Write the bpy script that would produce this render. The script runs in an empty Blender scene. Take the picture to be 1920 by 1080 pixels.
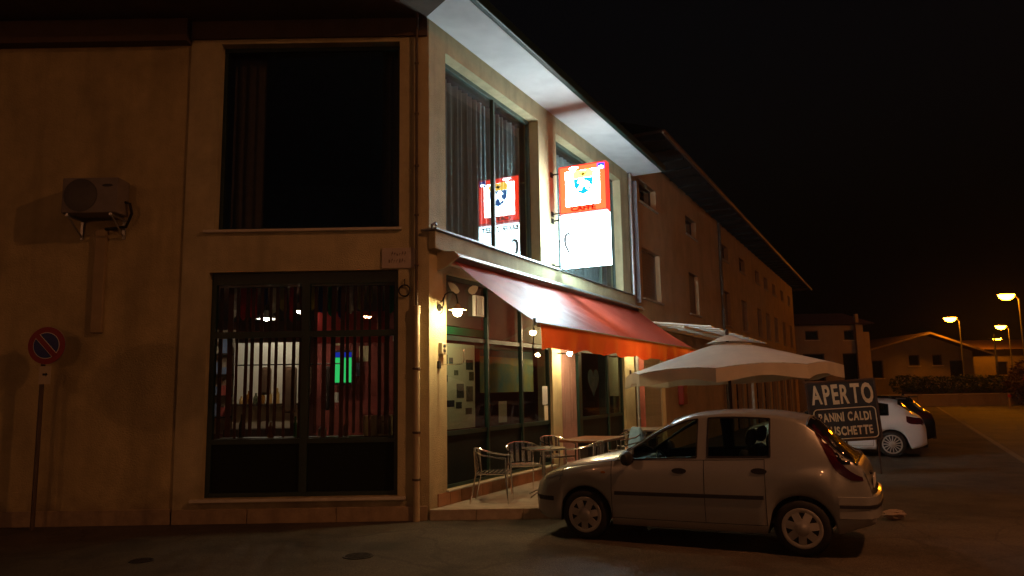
import bpy, bmesh, math, random
from mathutils import Vector, Matrix
R = math.radians
random.seed(7)
scene = bpy.context.scene
COL = scene.collection

# ------------------------------------------------------------------ camera
cam_d = bpy.data.cameras.new('camera')
cam = bpy.data.objects.new('camera', cam_d)
COL.objects.link(cam)
cam_d.sensor_fit = 'HORIZONTAL'
cam_d.sensor_width = 36.0
cam_d.lens = 36.0 * 1400.0 / 1920.0
cam_d.clip_start = 0.05
cam_d.clip_end = 3000
_p = math.atan(190.0 / 1400.0)
_r = math.atan(0.0168)
_fw = Vector((0, math.cos(_p), math.sin(_p)))
_u0 = Vector((0, -math.sin(_p), math.cos(_p)))
_r0 = Vector((1, 0, 0))
_rt = _r0 * math.cos(_r) - _u0 * math.sin(_r)
_up = _u0 * math.cos(_r) + _r0 * math.sin(_r)
cam.matrix_world = Matrix(((_rt.x, _up.x, -_fw.x, 0.0), (_rt.y, _up.y, -_fw.y, 0.0), (_rt.z, _up.z, -_fw.z, 1.8), (0, 0, 0, 1)))
scene.camera = cam

# ------------------------------------------------------------------ night sky
world = bpy.data.worlds.new('World')
scene.world = world
world.use_nodes = True
wn = world.node_tree
wn.nodes.clear()
_sky = wn.nodes.new('ShaderNodeTexSky')
_sky.sky_type = 'NISHITA'
_sky.sun_disc = False
_sky.sun_elevation = R(-4.0)
_sky.sun_rotation = R(200)
_sky.altitude = 30
_bg = wn.nodes.new('ShaderNodeBackground')
_bg.inputs['Strength'].default_value = 0.08
_out = wn.nodes.new('ShaderNodeOutputWorld')
wn.links.new(_sky.outputs[0], _bg.inputs['Color'])
wn.links.new(_bg.outputs[0], _out.inputs['Surface'])

scene.view_settings.view_transform = 'Standard'
scene.view_settings.look = 'None'
scene.view_settings.exposure = 0.0
scene.view_settings.gamma = 1.0
scene.render.engine = 'CYCLES'
scene.cycles.use_denoising = True
scene.cycles.max_bounces = 7
scene.cycles.diffuse_bounces = 3
scene.cycles.glossy_bounces = 4
scene.cycles.transparent_max_bounces = 24
scene.cycles.caustics_reflective = False
scene.cycles.caustics_refractive = False
scene.cycles.sample_clamp_indirect = 3.0
scene.cycles.use_adaptive_sampling = True
scene.cycles.adaptive_threshold = 0.035
scene.cycles.volume_bounces = 0
scene.cycles.volume_max_steps = 64

# light levels, all in one place
SODIUM = (1.0, 0.36, 0.13)
LAMP_NEAR = 920.0      # emission of the street lamp beside the car park
LAMP_FAR = 210.0
LAMP_BACK = 1500.0     # lamps behind the camera
SIGN_WHITE = 38.0
SIGN_RED = 8.0
BULB = 460.0

# ------------------------------------------------------------------ frames
CX, CY = -1.21, 10.8            # street corner of the cafe
AZ = R(27.065)
ROT = R(90) - AZ                # facade frame: local x runs along the street front, local y into the house
EV = Vector((math.sin(AZ), math.cos(AZ), 0))
NV = Vector((math.cos(AZ), -math.sin(AZ), 0))
def F(t, d, z=0.0):
    """street-front frame (metres along the front, metres out from it, height) -> world"""
    return Vector((CX, CY, 0)) + EV * t + NV * d + Vector((0, 0, z))
MF = Matrix.Translation((CX, CY, 0)) @ Matrix.Rotation(ROT, 4, 'Z')

# ------------------------------------------------------------------ materials
def nd(nt, typ, **kw):
    n = nt.nodes.new(typ)
    for k, v in kw.items():
        setattr(n, k, v)
    return n
def mat(name, col, rough=0.6, metal=0.0, var=0.0, scale=3.0, bump=0.0, bscale=40.0, spec=0.5, col2=None, stain=0.0, coat=0.0, emit=None, estr=0.0, trans=0.0):
    m = bpy.data.materials.new(name)
    m.use_nodes = True
    nt = m.node_tree
    b = nt.nodes['Principled BSDF']
    b.inputs['Base Color'].default_value = (*col, 1)
    b.inputs['Roughness'].default_value = rough
    b.inputs['Metallic'].default_value = metal
    b.inputs['Specular IOR Level'].default_value = spec
    if coat:
        b.inputs['Coat Weight'].default_value = coat
        b.inputs['Coat Roughness'].default_value = 0.06
    if emit:
        b.inputs['Emission Color'].default_value = (*emit, 1)
        b.inputs['Emission Strength'].default_value = estr
    tc = nd(nt, 'ShaderNodeTexCoord')
    if var or col2:
        nz = nd(nt, 'ShaderNodeTexNoise')
        nz.inputs['Scale'].default_value = scale
        nz.inputs['Detail'].default_value = 8
        nz.inputs['Roughness'].default_value = 0.65
        nt.links.new(tc.outputs['Object'], nz.inputs['Vector'])
        cr = nd(nt, 'ShaderNodeValToRGB')
        c2 = col2 or tuple(min(1, c * (1 + var)) for c in col)
        c1 = col if col2 else tuple(c * (1 - var) for c in col)
        cr.color_ramp.elements[0].position = 0.32
        cr.color_ramp.elements[1].position = 0.68
        cr.color_ramp.elements[0].color = (*c1, 1)
        cr.color_ramp.elements[1].color = (*c2, 1)
        nt.links.new(nz.outputs['Fac'], cr.inputs['Fac'])
        last = cr.outputs['Color']
        if stain:
            n2 = nd(nt, 'ShaderNodeTexNoise')
            n2.inputs['Scale'].default_value = scale * 0.35
            n2.inputs['Detail'].default_value = 5
            mp = nd(nt, 'ShaderNodeMapping')
            mp.inputs['Scale'].default_value = (2.5, 2.5, 0.5)
            nt.links.new(tc.outputs['Object'], mp.inputs['Vector'])
            nt.links.new(mp.outputs[0], n2.inputs['Vector'])
            r2 = nd(nt, 'ShaderNodeMapRange')
            r2.inputs['From Min'].default_value = 0.5
            r2.inputs['From Max'].default_value = 0.75
            r2.inputs['To Max'].default_value = stain
            nt.links.new(n2.outputs['Fac'], r2.inputs['Value'])
            mx = nd(nt, 'ShaderNodeMix', data_type='RGBA')
            mx.inputs['B'].default_value = (*[c * 0.45 for c in col], 1)
            nt.links.new(r2.outputs[0], mx.inputs['Factor'])
            nt.links.new(last, mx.inputs['A'])
            last = mx.outputs['Result']
        nt.links.new(last, b.inputs['Base Color'])
    if bump:
        n3 = nd(nt, 'ShaderNodeTexNoise')
        n3.inputs['Scale'].default_value = bscale
        n3.inputs['Detail'].default_value = 6
        nt.links.new(tc.outputs['Object'], n3.inputs['Vector'])
        bp = nd(nt, 'ShaderNodeBump')
        bp.inputs['Strength'].default_value = bump
        bp.inputs['Distance'].default_value = 0.02
        nt.links.new(n3.outputs['Fac'], bp.inputs['Height'])
        nt.links.new(bp.outputs[0], b.inputs['Normal'])
    if trans:
        tr = nd(nt, 'ShaderNodeBsdfTranslucent')
        tr.inputs['Color'].default_value = (*col, 1)
        ms = nd(nt, 'ShaderNodeMixShader')
        ms.inputs[0].default_value = trans
        o = nt.nodes['Material Output']
        nt.links.new(b.outputs[0], ms.inputs[1])
        nt.links.new(tr.outputs[0], ms.inputs[2])
        nt.links.new(ms.outputs[0], o.inputs['Surface'])
    return m
def glow(name, col, s):
    m = bpy.data.materials.new(name)
    m.use_nodes = True
    nt = m.node_tree
    nt.nodes.clear()
    e = nd(nt, 'ShaderNodeEmission')
    e.inputs['Color'].default_value = (*col, 1)
    e.inputs['Strength'].default_value = s
    o = nd(nt, 'ShaderNodeOutputMaterial')
    nt.links.new(e.outputs[0], o.inputs['Surface'])
    return m
def glass(name, tint=(0.85, 0.9, 0.88), gain=1.7, rough=0.0):
    """flat window glass: clear, with the mirror of both faces counted on the face looked at"""
    m = bpy.data.materials.new(name)
    m.use_nodes = True
    nt = m.node_tree
    nt.nodes.clear()
    tr = nd(nt, 'ShaderNodeBsdfTransparent')
    tr.inputs['Color'].default_value = (*tint, 1)
    gl = nd(nt, 'ShaderNodeBsdfGlossy')
    gl.inputs['Roughness'].default_value = rough
    fr = nd(nt, 'ShaderNodeFresnel')
    fr.inputs['IOR'].default_value = 1.5
    ge = nd(nt, 'ShaderNodeNewGeometry')
    inv = nd(nt, 'ShaderNodeMath', operation='SUBTRACT')
    inv.inputs[0].default_value = gain
    mul2 = nd(nt, 'ShaderNodeMath', operation='MULTIPLY')
    mul2.inputs[1].default_value = gain
    nt.links.new(ge.outputs['Backfacing'], mul2.inputs[0])
    nt.links.new(mul2.outputs[0], inv.inputs[1])
    mul = nd(nt, 'ShaderNodeMath', operation='MULTIPLY', use_clamp=True)
    nt.links.new(fr.outputs[0], mul.inputs[0])
    nt.links.new(inv.outputs[0], mul.inputs[1])
    ms = nd(nt, 'ShaderNodeMixShader')
    nt.links.new(mul.outputs[0], ms.inputs[0])
    nt.links.new(tr.outputs[0], ms.inputs[1])
    nt.links.new(gl.outputs[0], ms.inputs[2])
    o = nd(nt, 'ShaderNodeOutputMaterial')
    nt.links.new(ms.outputs[0], o.inputs['Surface'])
    return m
def weather(m, streak=.35, grime=.55, hz=.55):
    '''rain streaks down the plaster and splash dirt along its foot'''
    nt = m.node_tree; b = nt.nodes['Principled BSDF']
    src = b.inputs['Base Color'].links[0].from_socket
    tc = nd(nt, 'ShaderNodeTexCoord')
    mp = nd(nt, 'ShaderNodeMapping'); mp.inputs['Scale'].default_value = (3.2, 3.2, 0.30)
    n1 = nd(nt, 'ShaderNodeTexNoise'); n1.inputs['Scale'].default_value = 1.3; n1.inputs['Detail'].default_value = 7; n1.inputs['Roughness'].default_value = .7
    nt.links.new(tc.outputs['Object'], mp.inputs['Vector']); nt.links.new(mp.outputs[0], n1.inputs['Vector'])
    r1 = nd(nt, 'ShaderNodeMapRange'); r1.inputs['From Min'].default_value = .5; r1.inputs['From Max'].default_value = .72; r1.inputs['To Max'].default_value = streak
    nt.links.new(n1.outputs['Fac'], r1.inputs['Value'])
    sp = nd(nt, 'ShaderNodeSeparateXYZ'); nt.links.new(tc.outputs['Object'], sp.inputs[0])
    n2 = nd(nt, 'ShaderNodeTexNoise'); n2.inputs['Scale'].default_value = 3.5; n2.inputs['Detail'].default_value = 8; nt.links.new(tc.outputs['Object'], n2.inputs['Vector'])
    ad = nd(nt, 'ShaderNodeMath', operation='MULTIPLY_ADD'); ad.inputs[1].default_value = 1.1; nt.links.new(n2.outputs['Fac'], ad.inputs[0]); nt.links.new(sp.outputs['Z'], ad.inputs[2])
    r2 = nd(nt, 'ShaderNodeMapRange'); r2.inputs['From Min'].default_value = hz; r2.inputs['From Max'].default_value = hz + .6; r2.inputs['To Min'].default_value = grime; r2.inputs['To Max'].default_value = 0
    nt.links.new(ad.outputs[0], r2.inputs['Value'])
    mxm = nd(nt, 'ShaderNodeMath', operation='MAXIMUM'); nt.links.new(r1.outputs[0], mxm.inputs[0]); nt.links.new(r2.outputs[0], mxm.inputs[1])
    mx = nd(nt, 'ShaderNodeMix', data_type='RGBA'); mx.inputs['B'].default_value = (.12, .085, .055, 1)
    nt.links.new(mxm.outputs[0], mx.inputs['Factor']); nt.links.new(src, mx.inputs['A']); nt.links.new(mx.outputs['Result'], b.inputs['Base Color'])
    return m
M = {}
M['stucco'] = mat('stucco', (0.57, 0.50, 0.29), 0.9, var=0.15, scale=2.6, bump=0.6, bscale=55, stain=0.45)
weather(M['stucco'], .13)
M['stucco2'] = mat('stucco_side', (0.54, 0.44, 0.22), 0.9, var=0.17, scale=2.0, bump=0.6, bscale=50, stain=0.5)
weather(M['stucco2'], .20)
M['plinth'] = mat('plinth', (0.36, 0.27, 0.17), 0.8, var=0.2, scale=5, bump=0.3, bscale=30, stain=0.5)
M['sill'] = mat('sill_stone', (0.62, 0.58, 0.48), 0.5, var=0.1, scale=6)
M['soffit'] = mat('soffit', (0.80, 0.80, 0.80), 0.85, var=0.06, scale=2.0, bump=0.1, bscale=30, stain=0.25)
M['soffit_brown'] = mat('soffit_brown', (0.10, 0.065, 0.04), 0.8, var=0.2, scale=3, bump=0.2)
M['green'] = mat('dark_green_metal', (0.010, 0.032, 0.026), 0.45, var=0.15, scale=4, spec=0.4)
M['green_lit'] = mat('lit_green_metal', (0.085, 0.13, 0.11), 0.45, var=0.12, scale=4)  # frame green made lighter, sign light on the upper frames put into the colour
M['darkpanel'] = mat('dark_panel', (0.004, 0.008, 0.007), 0.55, var=0.3, scale=3, spec=.15)
M['rooftile'] = mat('roof_cover', (0.10, 0.05, 0.035), 0.85, var=0.3, scale=6, bump=0.5, bscale=20)
M['glass'] = glass('window_glass', (0.80, 0.86, 0.84), 1.2)
M['darkglass'] = glass('tinted_glass', (0.42, 0.46, 0.46), 1.7)
M['carglass'] = glass('car_glass', (0.55, 0.66, 0.62), 1.6)
M['blackglass'] = mat('black_glass', (0.008, 0.008, 0.009), 0.06, spec=0.7)
M['zinc'] = mat('zinc', (0.42, 0.43, 0.43), 0.4, metal=0.7, var=0.15, scale=6)
M['pipe'] = mat('pipe_paint', (0.50, 0.40, 0.24), 0.55, var=0.1, scale=6)
M['pipe_dark'] = mat('pipe_dark', (0.10, 0.07, 0.045), 0.5, var=0.15, scale=6)
M['curtain'] = mat('sheer_curtain', (0.52, 0.54, 0.60), 0.9, var=0.08, scale=8, trans=.2)
M['curtain_brown'] = mat('brown_curtain', (0.13, 0.085, 0.07), 0.9, var=0.15, scale=8)
M['interior'] = mat('interior_wall', (0.34, 0.10, 0.075), 0.9, var=0.2, scale=2)
M['interior_up'] = mat('interior_upper', (0.18, 0.17, 0.18), 0.9, var=0.1, scale=2)
M['floor_in'] = mat('inner_floor', (0.16, 0.09, 0.06), 0.5, var=0.2, scale=4)
M['ceil_in'] = mat('inner_ceiling', (0.30, 0.20, 0.16), 0.9, var=0.1, scale=4)
M['awning'] = mat('awning_cloth', (0.54, 0.095, 0.060), 0.50, var=0.10, scale=3, spec=0.6, trans=0.25)
M['valance'] = mat('valance_cloth', (0.78, 0.10, 0.02), 0.36, var=0.12, scale=5, spec=0.6, trans=0.55)
M['white_metal'] = mat('white_metal', (0.62, 0.60, 0.55), 0.4, var=0.08, scale=5)
M['cream_metal'] = mat('cream_metal', (0.58, 0.50, 0.34), 0.5, var=0.1, scale=5)
M['alu'] = mat('polished_aluminium', (0.80, 0.79, 0.77), 0.2, metal=1.0, var=0.05, scale=9)
M['wood'] = mat('table_wood', (0.20, 0.075, 0.03), 0.4, var=0.3, scale=7)
M['dark_wood'] = mat('dark_wood', (0.05, 0.028, 0.02), 0.5, var=0.25, scale=9)
M['terrace'] = mat('terrace_paving', (0.40, 0.35, 0.28), 0.75, var=0.18, scale=5, bump=0.25, bscale=25, stain=0.4)
M['terrace_edge'] = mat('terrace_edge', (0.38, 0.32, 0.24), 0.8, var=0.2, scale=6, bump=0.3, bscale=20)
M['tile'] = mat('base_tile', (0.42, 0.22, 0.11), 0.5, var=0.2, scale=6)
M['black'] = mat('black_plastic', (0.012, 0.012, 0.013), 0.5)
M['rubber'] = mat('rubber', (0.014, 0.014, 0.014), 0.8, var=0.2, scale=20)
M['iron'] = mat('black_iron', (0.02, 0.018, 0.016), 0.5, metal=0.4)
M['paper'] = mat('paper', (0.70, 0.64, 0.50), 0.9, var=0.06, scale=6)
M['grey_paper'] = mat('grey_paper', (0.45, 0.46, 0.46), 0.9, var=0.06, scale=6)
M['ivory'] = mat('ivory_decal', (0.62, 0.56, 0.38), 0.7, var=0.08, scale=9)
M['red'] = mat('red_paint', (0.27, 0.012, 0.018), 0.45, var=0.1, scale=9)
M['blue'] = mat('blue_paint', (0.012, 0.03, 0.22), 0.45)
M['white'] = mat('white_paint', (0.78, 0.77, 0.74), 0.5)
M['bulb'] = glow('warm_bulb', (1.0, 0.74, 0.36), BULB)
M['orange_lens'] = glow('sodium_near', SODIUM, LAMP_NEAR)
M['orange_far'] = glow('sodium_far', (1.0, 0.27, 0.005), LAMP_FAR)
M['orange_back'] = glow('sodium_back', SODIUM, LAMP_BACK)
M['orange_left'] = glow('sodium_left', SODIUM, 240.0)
M['umbrella'] = mat('parasol_canvas', (0.66, 0.60, 0.48), 0.85, var=0.10, scale=3, bump=0.5, bscale=5, trans=0.18)
M['lampgrey'] = mat('lamp_grey', (0.10, 0.095, 0.088), 0.5, metal=0.4, var=0.1)

# ground: worn asphalt with patches
def ground_mat(name, c1, c2, rough=0.85, bump=0.5):
    m = bpy.data.materials.new(name)
    m.use_nodes = True
    nt = m.node_tree
    b = nt.nodes['Principled BSDF']
    tc = nd(nt, 'ShaderNodeTexCoord')
    n1 = nd(nt, 'ShaderNodeTexNoise'); n1.inputs['Scale'].default_value = 0.5; n1.inputs['Detail'].default_value = 6
    n2 = nd(nt, 'ShaderNodeTexNoise'); n2.inputs['Scale'].default_value = 55; n2.inputs['Detail'].default_value = 4
    n4 = nd(nt, 'ShaderNodeTexNoise'); n4.inputs['Scale'].default_value = 2.6; n4.inputs['Detail'].default_value = 8
    for n in (n1, n2, n4):
        nt.links.new(tc.outputs['Object'], n.inputs['Vector'])
    a1 = nd(nt, 'ShaderNodeMath', operation='MULTIPLY_ADD'); a1.inputs[1].default_value = 0.35
    nt.links.new(n2.outputs['Fac'], a1.inputs[0]); nt.links.new(n1.outputs['Fac'], a1.inputs[2])
    a2 = nd(nt, 'ShaderNodeMath', operation='MULTIPLY_ADD'); a2.inputs[1].default_value = 0.45
    nt.links.new(n4.outputs['Fac'], a2.inputs[0]); nt.links.new(a1.outputs[0], a2.inputs[2])
    cr = nd(nt, 'ShaderNodeValToRGB')
    cr.color_ramp.elements[0].position = 0.72; cr.color_ramp.elements[1].position = 1.06
    cr.color_ramp.elements[0].color = (*c1, 1); cr.color_ramp.elements[1].color = (*c2, 1)
    nt.links.new(a2.outputs[0], cr.inputs['Fac'])
    nt.links.new(cr.outputs['Color'], b.inputs['Base Color'])
    b.inputs['Roughness'].default_value = rough
    # hairline cracks, tar patches and aggregate
    wz = nd(nt, 'ShaderNodeTexNoise'); wz.inputs['Scale'].default_value = 1.6; wz.inputs['Detail'].default_value = 5; nt.links.new(tc.outputs['Object'], wz.inputs['Vector'])
    vm_ = nd(nt, 'ShaderNodeVectorMath', operation='MULTIPLY_ADD'); vm_.inputs[1].default_value = (.7, .7, 0)
    nt.links.new(wz.outputs['Color'], vm_.inputs[0]); nt.links.new(tc.outputs['Object'], vm_.inputs[2])
    vo = nd(nt, 'ShaderNodeTexVoronoi', feature='DISTANCE_TO_EDGE'); vo.inputs['Scale'].default_value = .38; nt.links.new(vm_.outputs[0], vo.inputs['Vector'])
    cr2 = nd(nt, 'ShaderNodeMapRange'); cr2.inputs['From Min'].default_value = .002; cr2.inputs['From Max'].default_value = .011; cr2.inputs['To Min'].default_value = .45; cr2.inputs['To Max'].default_value = 0
    nt.links.new(vo.outputs['Distance'], cr2.inputs['Value'])
    vp = nd(nt, 'ShaderNodeTexVoronoi'); vp.inputs['Scale'].default_value = 95; nt.links.new(tc.outputs['Object'], vp.inputs['Vector'])
    sp2 = nd(nt, 'ShaderNodeMapRange'); sp2.inputs['From Min'].default_value = .0; sp2.inputs['From Max'].default_value = 1; sp2.inputs['To Min'].default_value = .55; sp2.inputs['To Max'].default_value = 1.5
    sc_ = nd(nt, 'ShaderNodeSeparateColor'); nt.links.new(vp.outputs['Color'], sc_.inputs[0]); nt.links.new(sc_.outputs[0], sp2.inputs['Value'])
    ml = nd(nt, 'ShaderNodeVectorMath', operation='SCALE'); nt.links.new(cr.outputs['Color'], ml.inputs[0]); nt.links.new(sp2.outputs[0], ml.inputs['Scale'])
    st_ = nd(nt, 'ShaderNodeTexNoise'); st_.inputs['Scale'].default_value = .9; st_.inputs['Detail'].default_value = 3; nt.links.new(tc.outputs['Object'], st_.inputs['Vector'])
    sr_ = nd(nt, 'ShaderNodeMapRange'); sr_.inputs['From Min'].default_value = .58; sr_.inputs['From Max'].default_value = .64; sr_.inputs['To Max'].default_value = .45; nt.links.new(st_.outputs['Fac'], sr_.inputs['Value'])
    mm_ = nd(nt, 'ShaderNodeMath', operation='MAXIMUM'); nt.links.new(cr2.outputs[0], mm_.inputs[0]); nt.links.new(sr_.outputs[0], mm_.inputs[1])
    mk = nd(nt, 'ShaderNodeMix', data_type='RGBA'); mk.inputs['B'].default_value = (.018, .017, .016, 1)
    nt.links.new(mm_.outputs[0], mk.inputs['Factor']); nt.links.new(ml.outputs[0], mk.inputs['A']); nt.links.new(mk.outputs['Result'], b.inputs['Base Color'])
    bp = nd(nt, 'ShaderNodeBump'); bp.inputs['Strength'].default_value = bump; bp.inputs['Distance'].default_value = 0.01
    nt.links.new(n2.outputs['Fac'], bp.inputs['Height']); nt.links.new(bp.outputs[0], b.inputs['Normal'])
    return m
M['asphalt'] = ground_mat('asphalt', (0.038, 0.032, 0.025), (0.088, 0.072, 0.054))
M['road'] = ground_mat('road_asphalt', (0.026, 0.024, 0.022), (0.062, 0.056, 0.048), 0.75)
M['iron_cover'] = mat('cast_iron', (0.035, 0.03, 0.027), 0.6, metal=0.5, var=0.3, scale=12, bump=0.5, bscale=25)

# ------------------------------------------------------------------ mesh helpers
class MB:
    def __init__(s):
        s.v = []; s.f = []; s.m = []
    def add(s, verts, faces, mi=0):
        o = len(s.v)
        s.v += [tuple(v) for v in verts]
        s.f += [tuple(i + o for i in f) for f in faces]
        s.m += [mi] * len(faces)
        return s
    def box(s, x0, x1, y0, y1, z0, z1, mi=0, bev=0.0):
        if bev:
            b = min(bev, (x1 - x0) / 2.01, (y1 - y0) / 2.01, (z1 - z0) / 2.01)
            bm = bmesh.new()
            bmesh.ops.create_cube(bm, size=1)
            for v in bm.verts:
                v.co = Vector(((x0 + x1) / 2 + v.co.x * (x1 - x0), (y0 + y1) / 2 + v.co.y * (y1 - y0), (z0 + z1) / 2 + v.co.z * (z1 - z0)))
            bmesh.ops.bevel(bm, geom=bm.edges[:], offset=b, segments=2, affect='EDGES', profile=0.5)
            bm.verts.index_update()
            s.add([v.co[:] for v in bm.verts], [[v.index for v in f.verts] for f in bm.faces], mi)
            bm.free()
            return s
        return s.add([(x0, y0, z0), (x1, y0, z0), (x1, y1, z0), (x0, y1, z0), (x0, y0, z1), (x1, y0, z1), (x1, y1, z1), (x0, y1, z1)],
                     [(3, 2, 1, 0), (4, 5, 6, 7), (0, 1, 5, 4), (1, 2, 6, 5), (2, 3, 7, 6), (3, 0, 4, 7)], mi)
    def tube(s, pts, r, n=8, mi=0, cap=True, closed=False):
        pts = [Vector(p) for p in pts]
        k = len(pts)
        rs = r if isinstance(r, (list, tuple)) else [r] * k
        rings = []
        prev = None
        for i, p in enumerate(pts):
            if closed:
                d = pts[(i + 1) % k] - pts[i - 1]
            else:
                d = pts[min(i + 1, k - 1)] - pts[max(i - 1, 0)]
            d.normalize()
            if prev is None:
                a = Vector((0, 0, 1)) if abs(d.z) < 0.9 else Vector((1, 0, 0))
                u = d.cross(a).normalized()
            else:
                u = (prev - d * prev.dot(d)).normalized()
            prev = u
            w = d.cross(u)
            rings.append([p + (u * math.cos(2 * math.pi * j / n) + w * math.sin(2 * math.pi * j / n)) * rs[i] for j in range(n)])
        vs = [v for rg in rings for v in rg]
        fs = []
        for i in range(k if closed else k - 1):
            a, b = i * n, ((i + 1) % k) * n
            for j in range(n):
                fs.append((a + j, a + (j + 1) % n, b + (j + 1) % n, b + j))
        if cap and not closed:
            fs.append(tuple(reversed(range(n))))
            fs.append(tuple((k - 1) * n + j for j in range(n)))
        return s.add(vs, fs, mi)
    def lathe(s, prof, n=24, mi=0, axis='z', c=(0, 0, 0)):
        """prof: list of (radius, height)"""
        vs = []
        for r, h in prof:
            for j in range(n):
                a = 2 * math.pi * j / n
                x, y = r * math.cos(a), r * math.sin(a)
                if axis == 'z': p = (x, y, h)
                elif axis == 'y': p = (x, h, -y)
                else: p = (h, x, y)
                vs.append((p[0] + c[0], p[1] + c[1], p[2] + c[2]))
        fs = []
        for i in range(len(prof) - 1):
            for j in range(n):
                fs.append((i * n + j, i * n + (j + 1) % n, (i + 1) * n + (j + 1) % n, (i + 1) * n + j))
        if prof[0][0] > 1e-6: fs.append(tuple(reversed(range(n))))
        if prof[-1][0] > 1e-6: fs.append(tuple((len(prof) - 1) * n + j for j in range(n)))
        return s.add(vs, fs, mi)
    def prism(s, poly, z0, z1, mi=0):
        n = len(poly)
        vs = [(x, y, z0) for x, y in poly] + [(x, y, z1) for x, y in poly]
        fs = [tuple(reversed(range(n))), tuple(range(n, 2 * n))]
        fs += [(i, (i + 1) % n, n + (i + 1) % n, n + i) for i in range(n)]
        return s.add(vs, fs, mi)
    def plate(s, poly, y0, y1, mi=0):
        """outline in x,z given thickness along y"""
        n = len(poly)
        vs = [(x, y0, z) for x, z in poly] + [(x, y1, z) for x, z in poly]
        fs = [tuple(range(n)), tuple(reversed(range(n, 2 * n)))]
        fs += [(i, n + i, n + (i + 1) % n, (i + 1) % n) for i in range(n)]
        return s.add(vs, fs, mi)
    def mesh(s, name, mats, smooth=False, fix=True, ang=40):
        me = bpy.data.meshes.new(name)
        me.from_pydata(s.v, [], s.f)
        mats = mats if isinstance(mats, (list, tuple)) else [mats]
        for m in mats: me.materials.append(m)
        for p, i in zip(me.polygons, s.m): p.material_index = i
        bm = bmesh.new(); bm.from_mesh(me)
        if fix:
            bmesh.ops.remove_doubles(bm, verts=bm.verts, dist=1e-5)
            bmesh.ops.recalc_face_normals(bm, faces=bm.faces)
        if smooth:
            for f in bm.faces: f.smooth = True
            for e in bm.edges:
                if len(e.link_faces) == 2 and e.calc_face_angle(0) > R(ang): e.smooth = False
        bm.to_mesh(me); bm.free()
        return me
    def build(s, name, mats, parent=None, smooth=False, loc=None, rotz=0, fix=True, ang=40):
        return put(name, s.mesh(name, mats, smooth, fix, ang), parent, loc, rotz)
def put(name, me, parent=None, loc=None, rotz=0, rot=None):
    o = bpy.data.objects.new(name, me)
    COL.objects.link(o)
    o.parent = parent
    if loc is not None: o.location = loc
    if rot is not None: o.rotation_euler = rot
    elif rotz: o.rotation_euler = (0, 0, rotz)
    return o
def tag(o, label, cat, group=None):
    o['label'] = label; o['category'] = cat
    if group: o['group'] = group
    return o
def thing(name, label, cat, loc=(0, 0, 0), rotz=0, group=None):
    o = bpy.data.objects.new(name, None)
    COL.objects.link(o)
    o.location = loc; o.rotation_euler = (0, 0, rotz)
    o.empty_display_size = 0.2
    return tag(o, label, cat, group)
def struct(o):
    o['kind'] = 'structure'
    return o
def dup(root, loc, rotz, label):
    r = root.copy(); COL.objects.link(r)
    r.location = loc; r.rotation_euler = (0, 0, rotz); r['label'] = label
    def rec(src, dst):
        for ch in src.children:
            c = ch.copy(); COL.objects.link(c); c.parent = dst
            rec(ch, c)
    rec(root, r)
    return r
def ip(x, pts):
    if x <= pts[0][0]: return pts[0][1]
    for (a, b), (c, d) in zip(pts, pts[1:]):
        if x <= c:
            u = (x - a) / (c - a)
            return b + (d - b) * u
    return pts[-1][1]
def sm(x, pts):
    """monotone-ish cubic through points"""
    if x <= pts[0][0]: return pts[0][1]
    if x >= pts[-1][0]: return pts[-1][1]
    n = len(pts)
    for i in range(n - 1):
        if x <= pts[i + 1][0]:
            x0, y0 = pts[i]; x1, y1 = pts[i + 1]
            h = x1 - x0
            s = (y1 - y0) / h
            def slope(k):
                if k == 0 or k == n - 1: return None
                a = (pts[k][1] - pts[k - 1][1]) / (pts[k][0] - pts[k - 1][0])
                b = (pts[k + 1][1] - pts[k][1]) / (pts[k + 1][0] - pts[k][0])
                return 0 if a * b <= 0 else 2 * a * b / (a + b)
            m0 = slope(i); m1 = slope(i + 1)
            m0 = s if m0 is None else m0; m1 = s if m1 is None else m1
            u = (x - x0) / h
            return ((2*u**3 - 3*u**2 + 1) * y0 + (u**3 - 2*u**2 + u) * h * m0 + (-2*u**3 + 3*u**2) * y1 + (u**3 - u**2) * h * m1)
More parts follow.
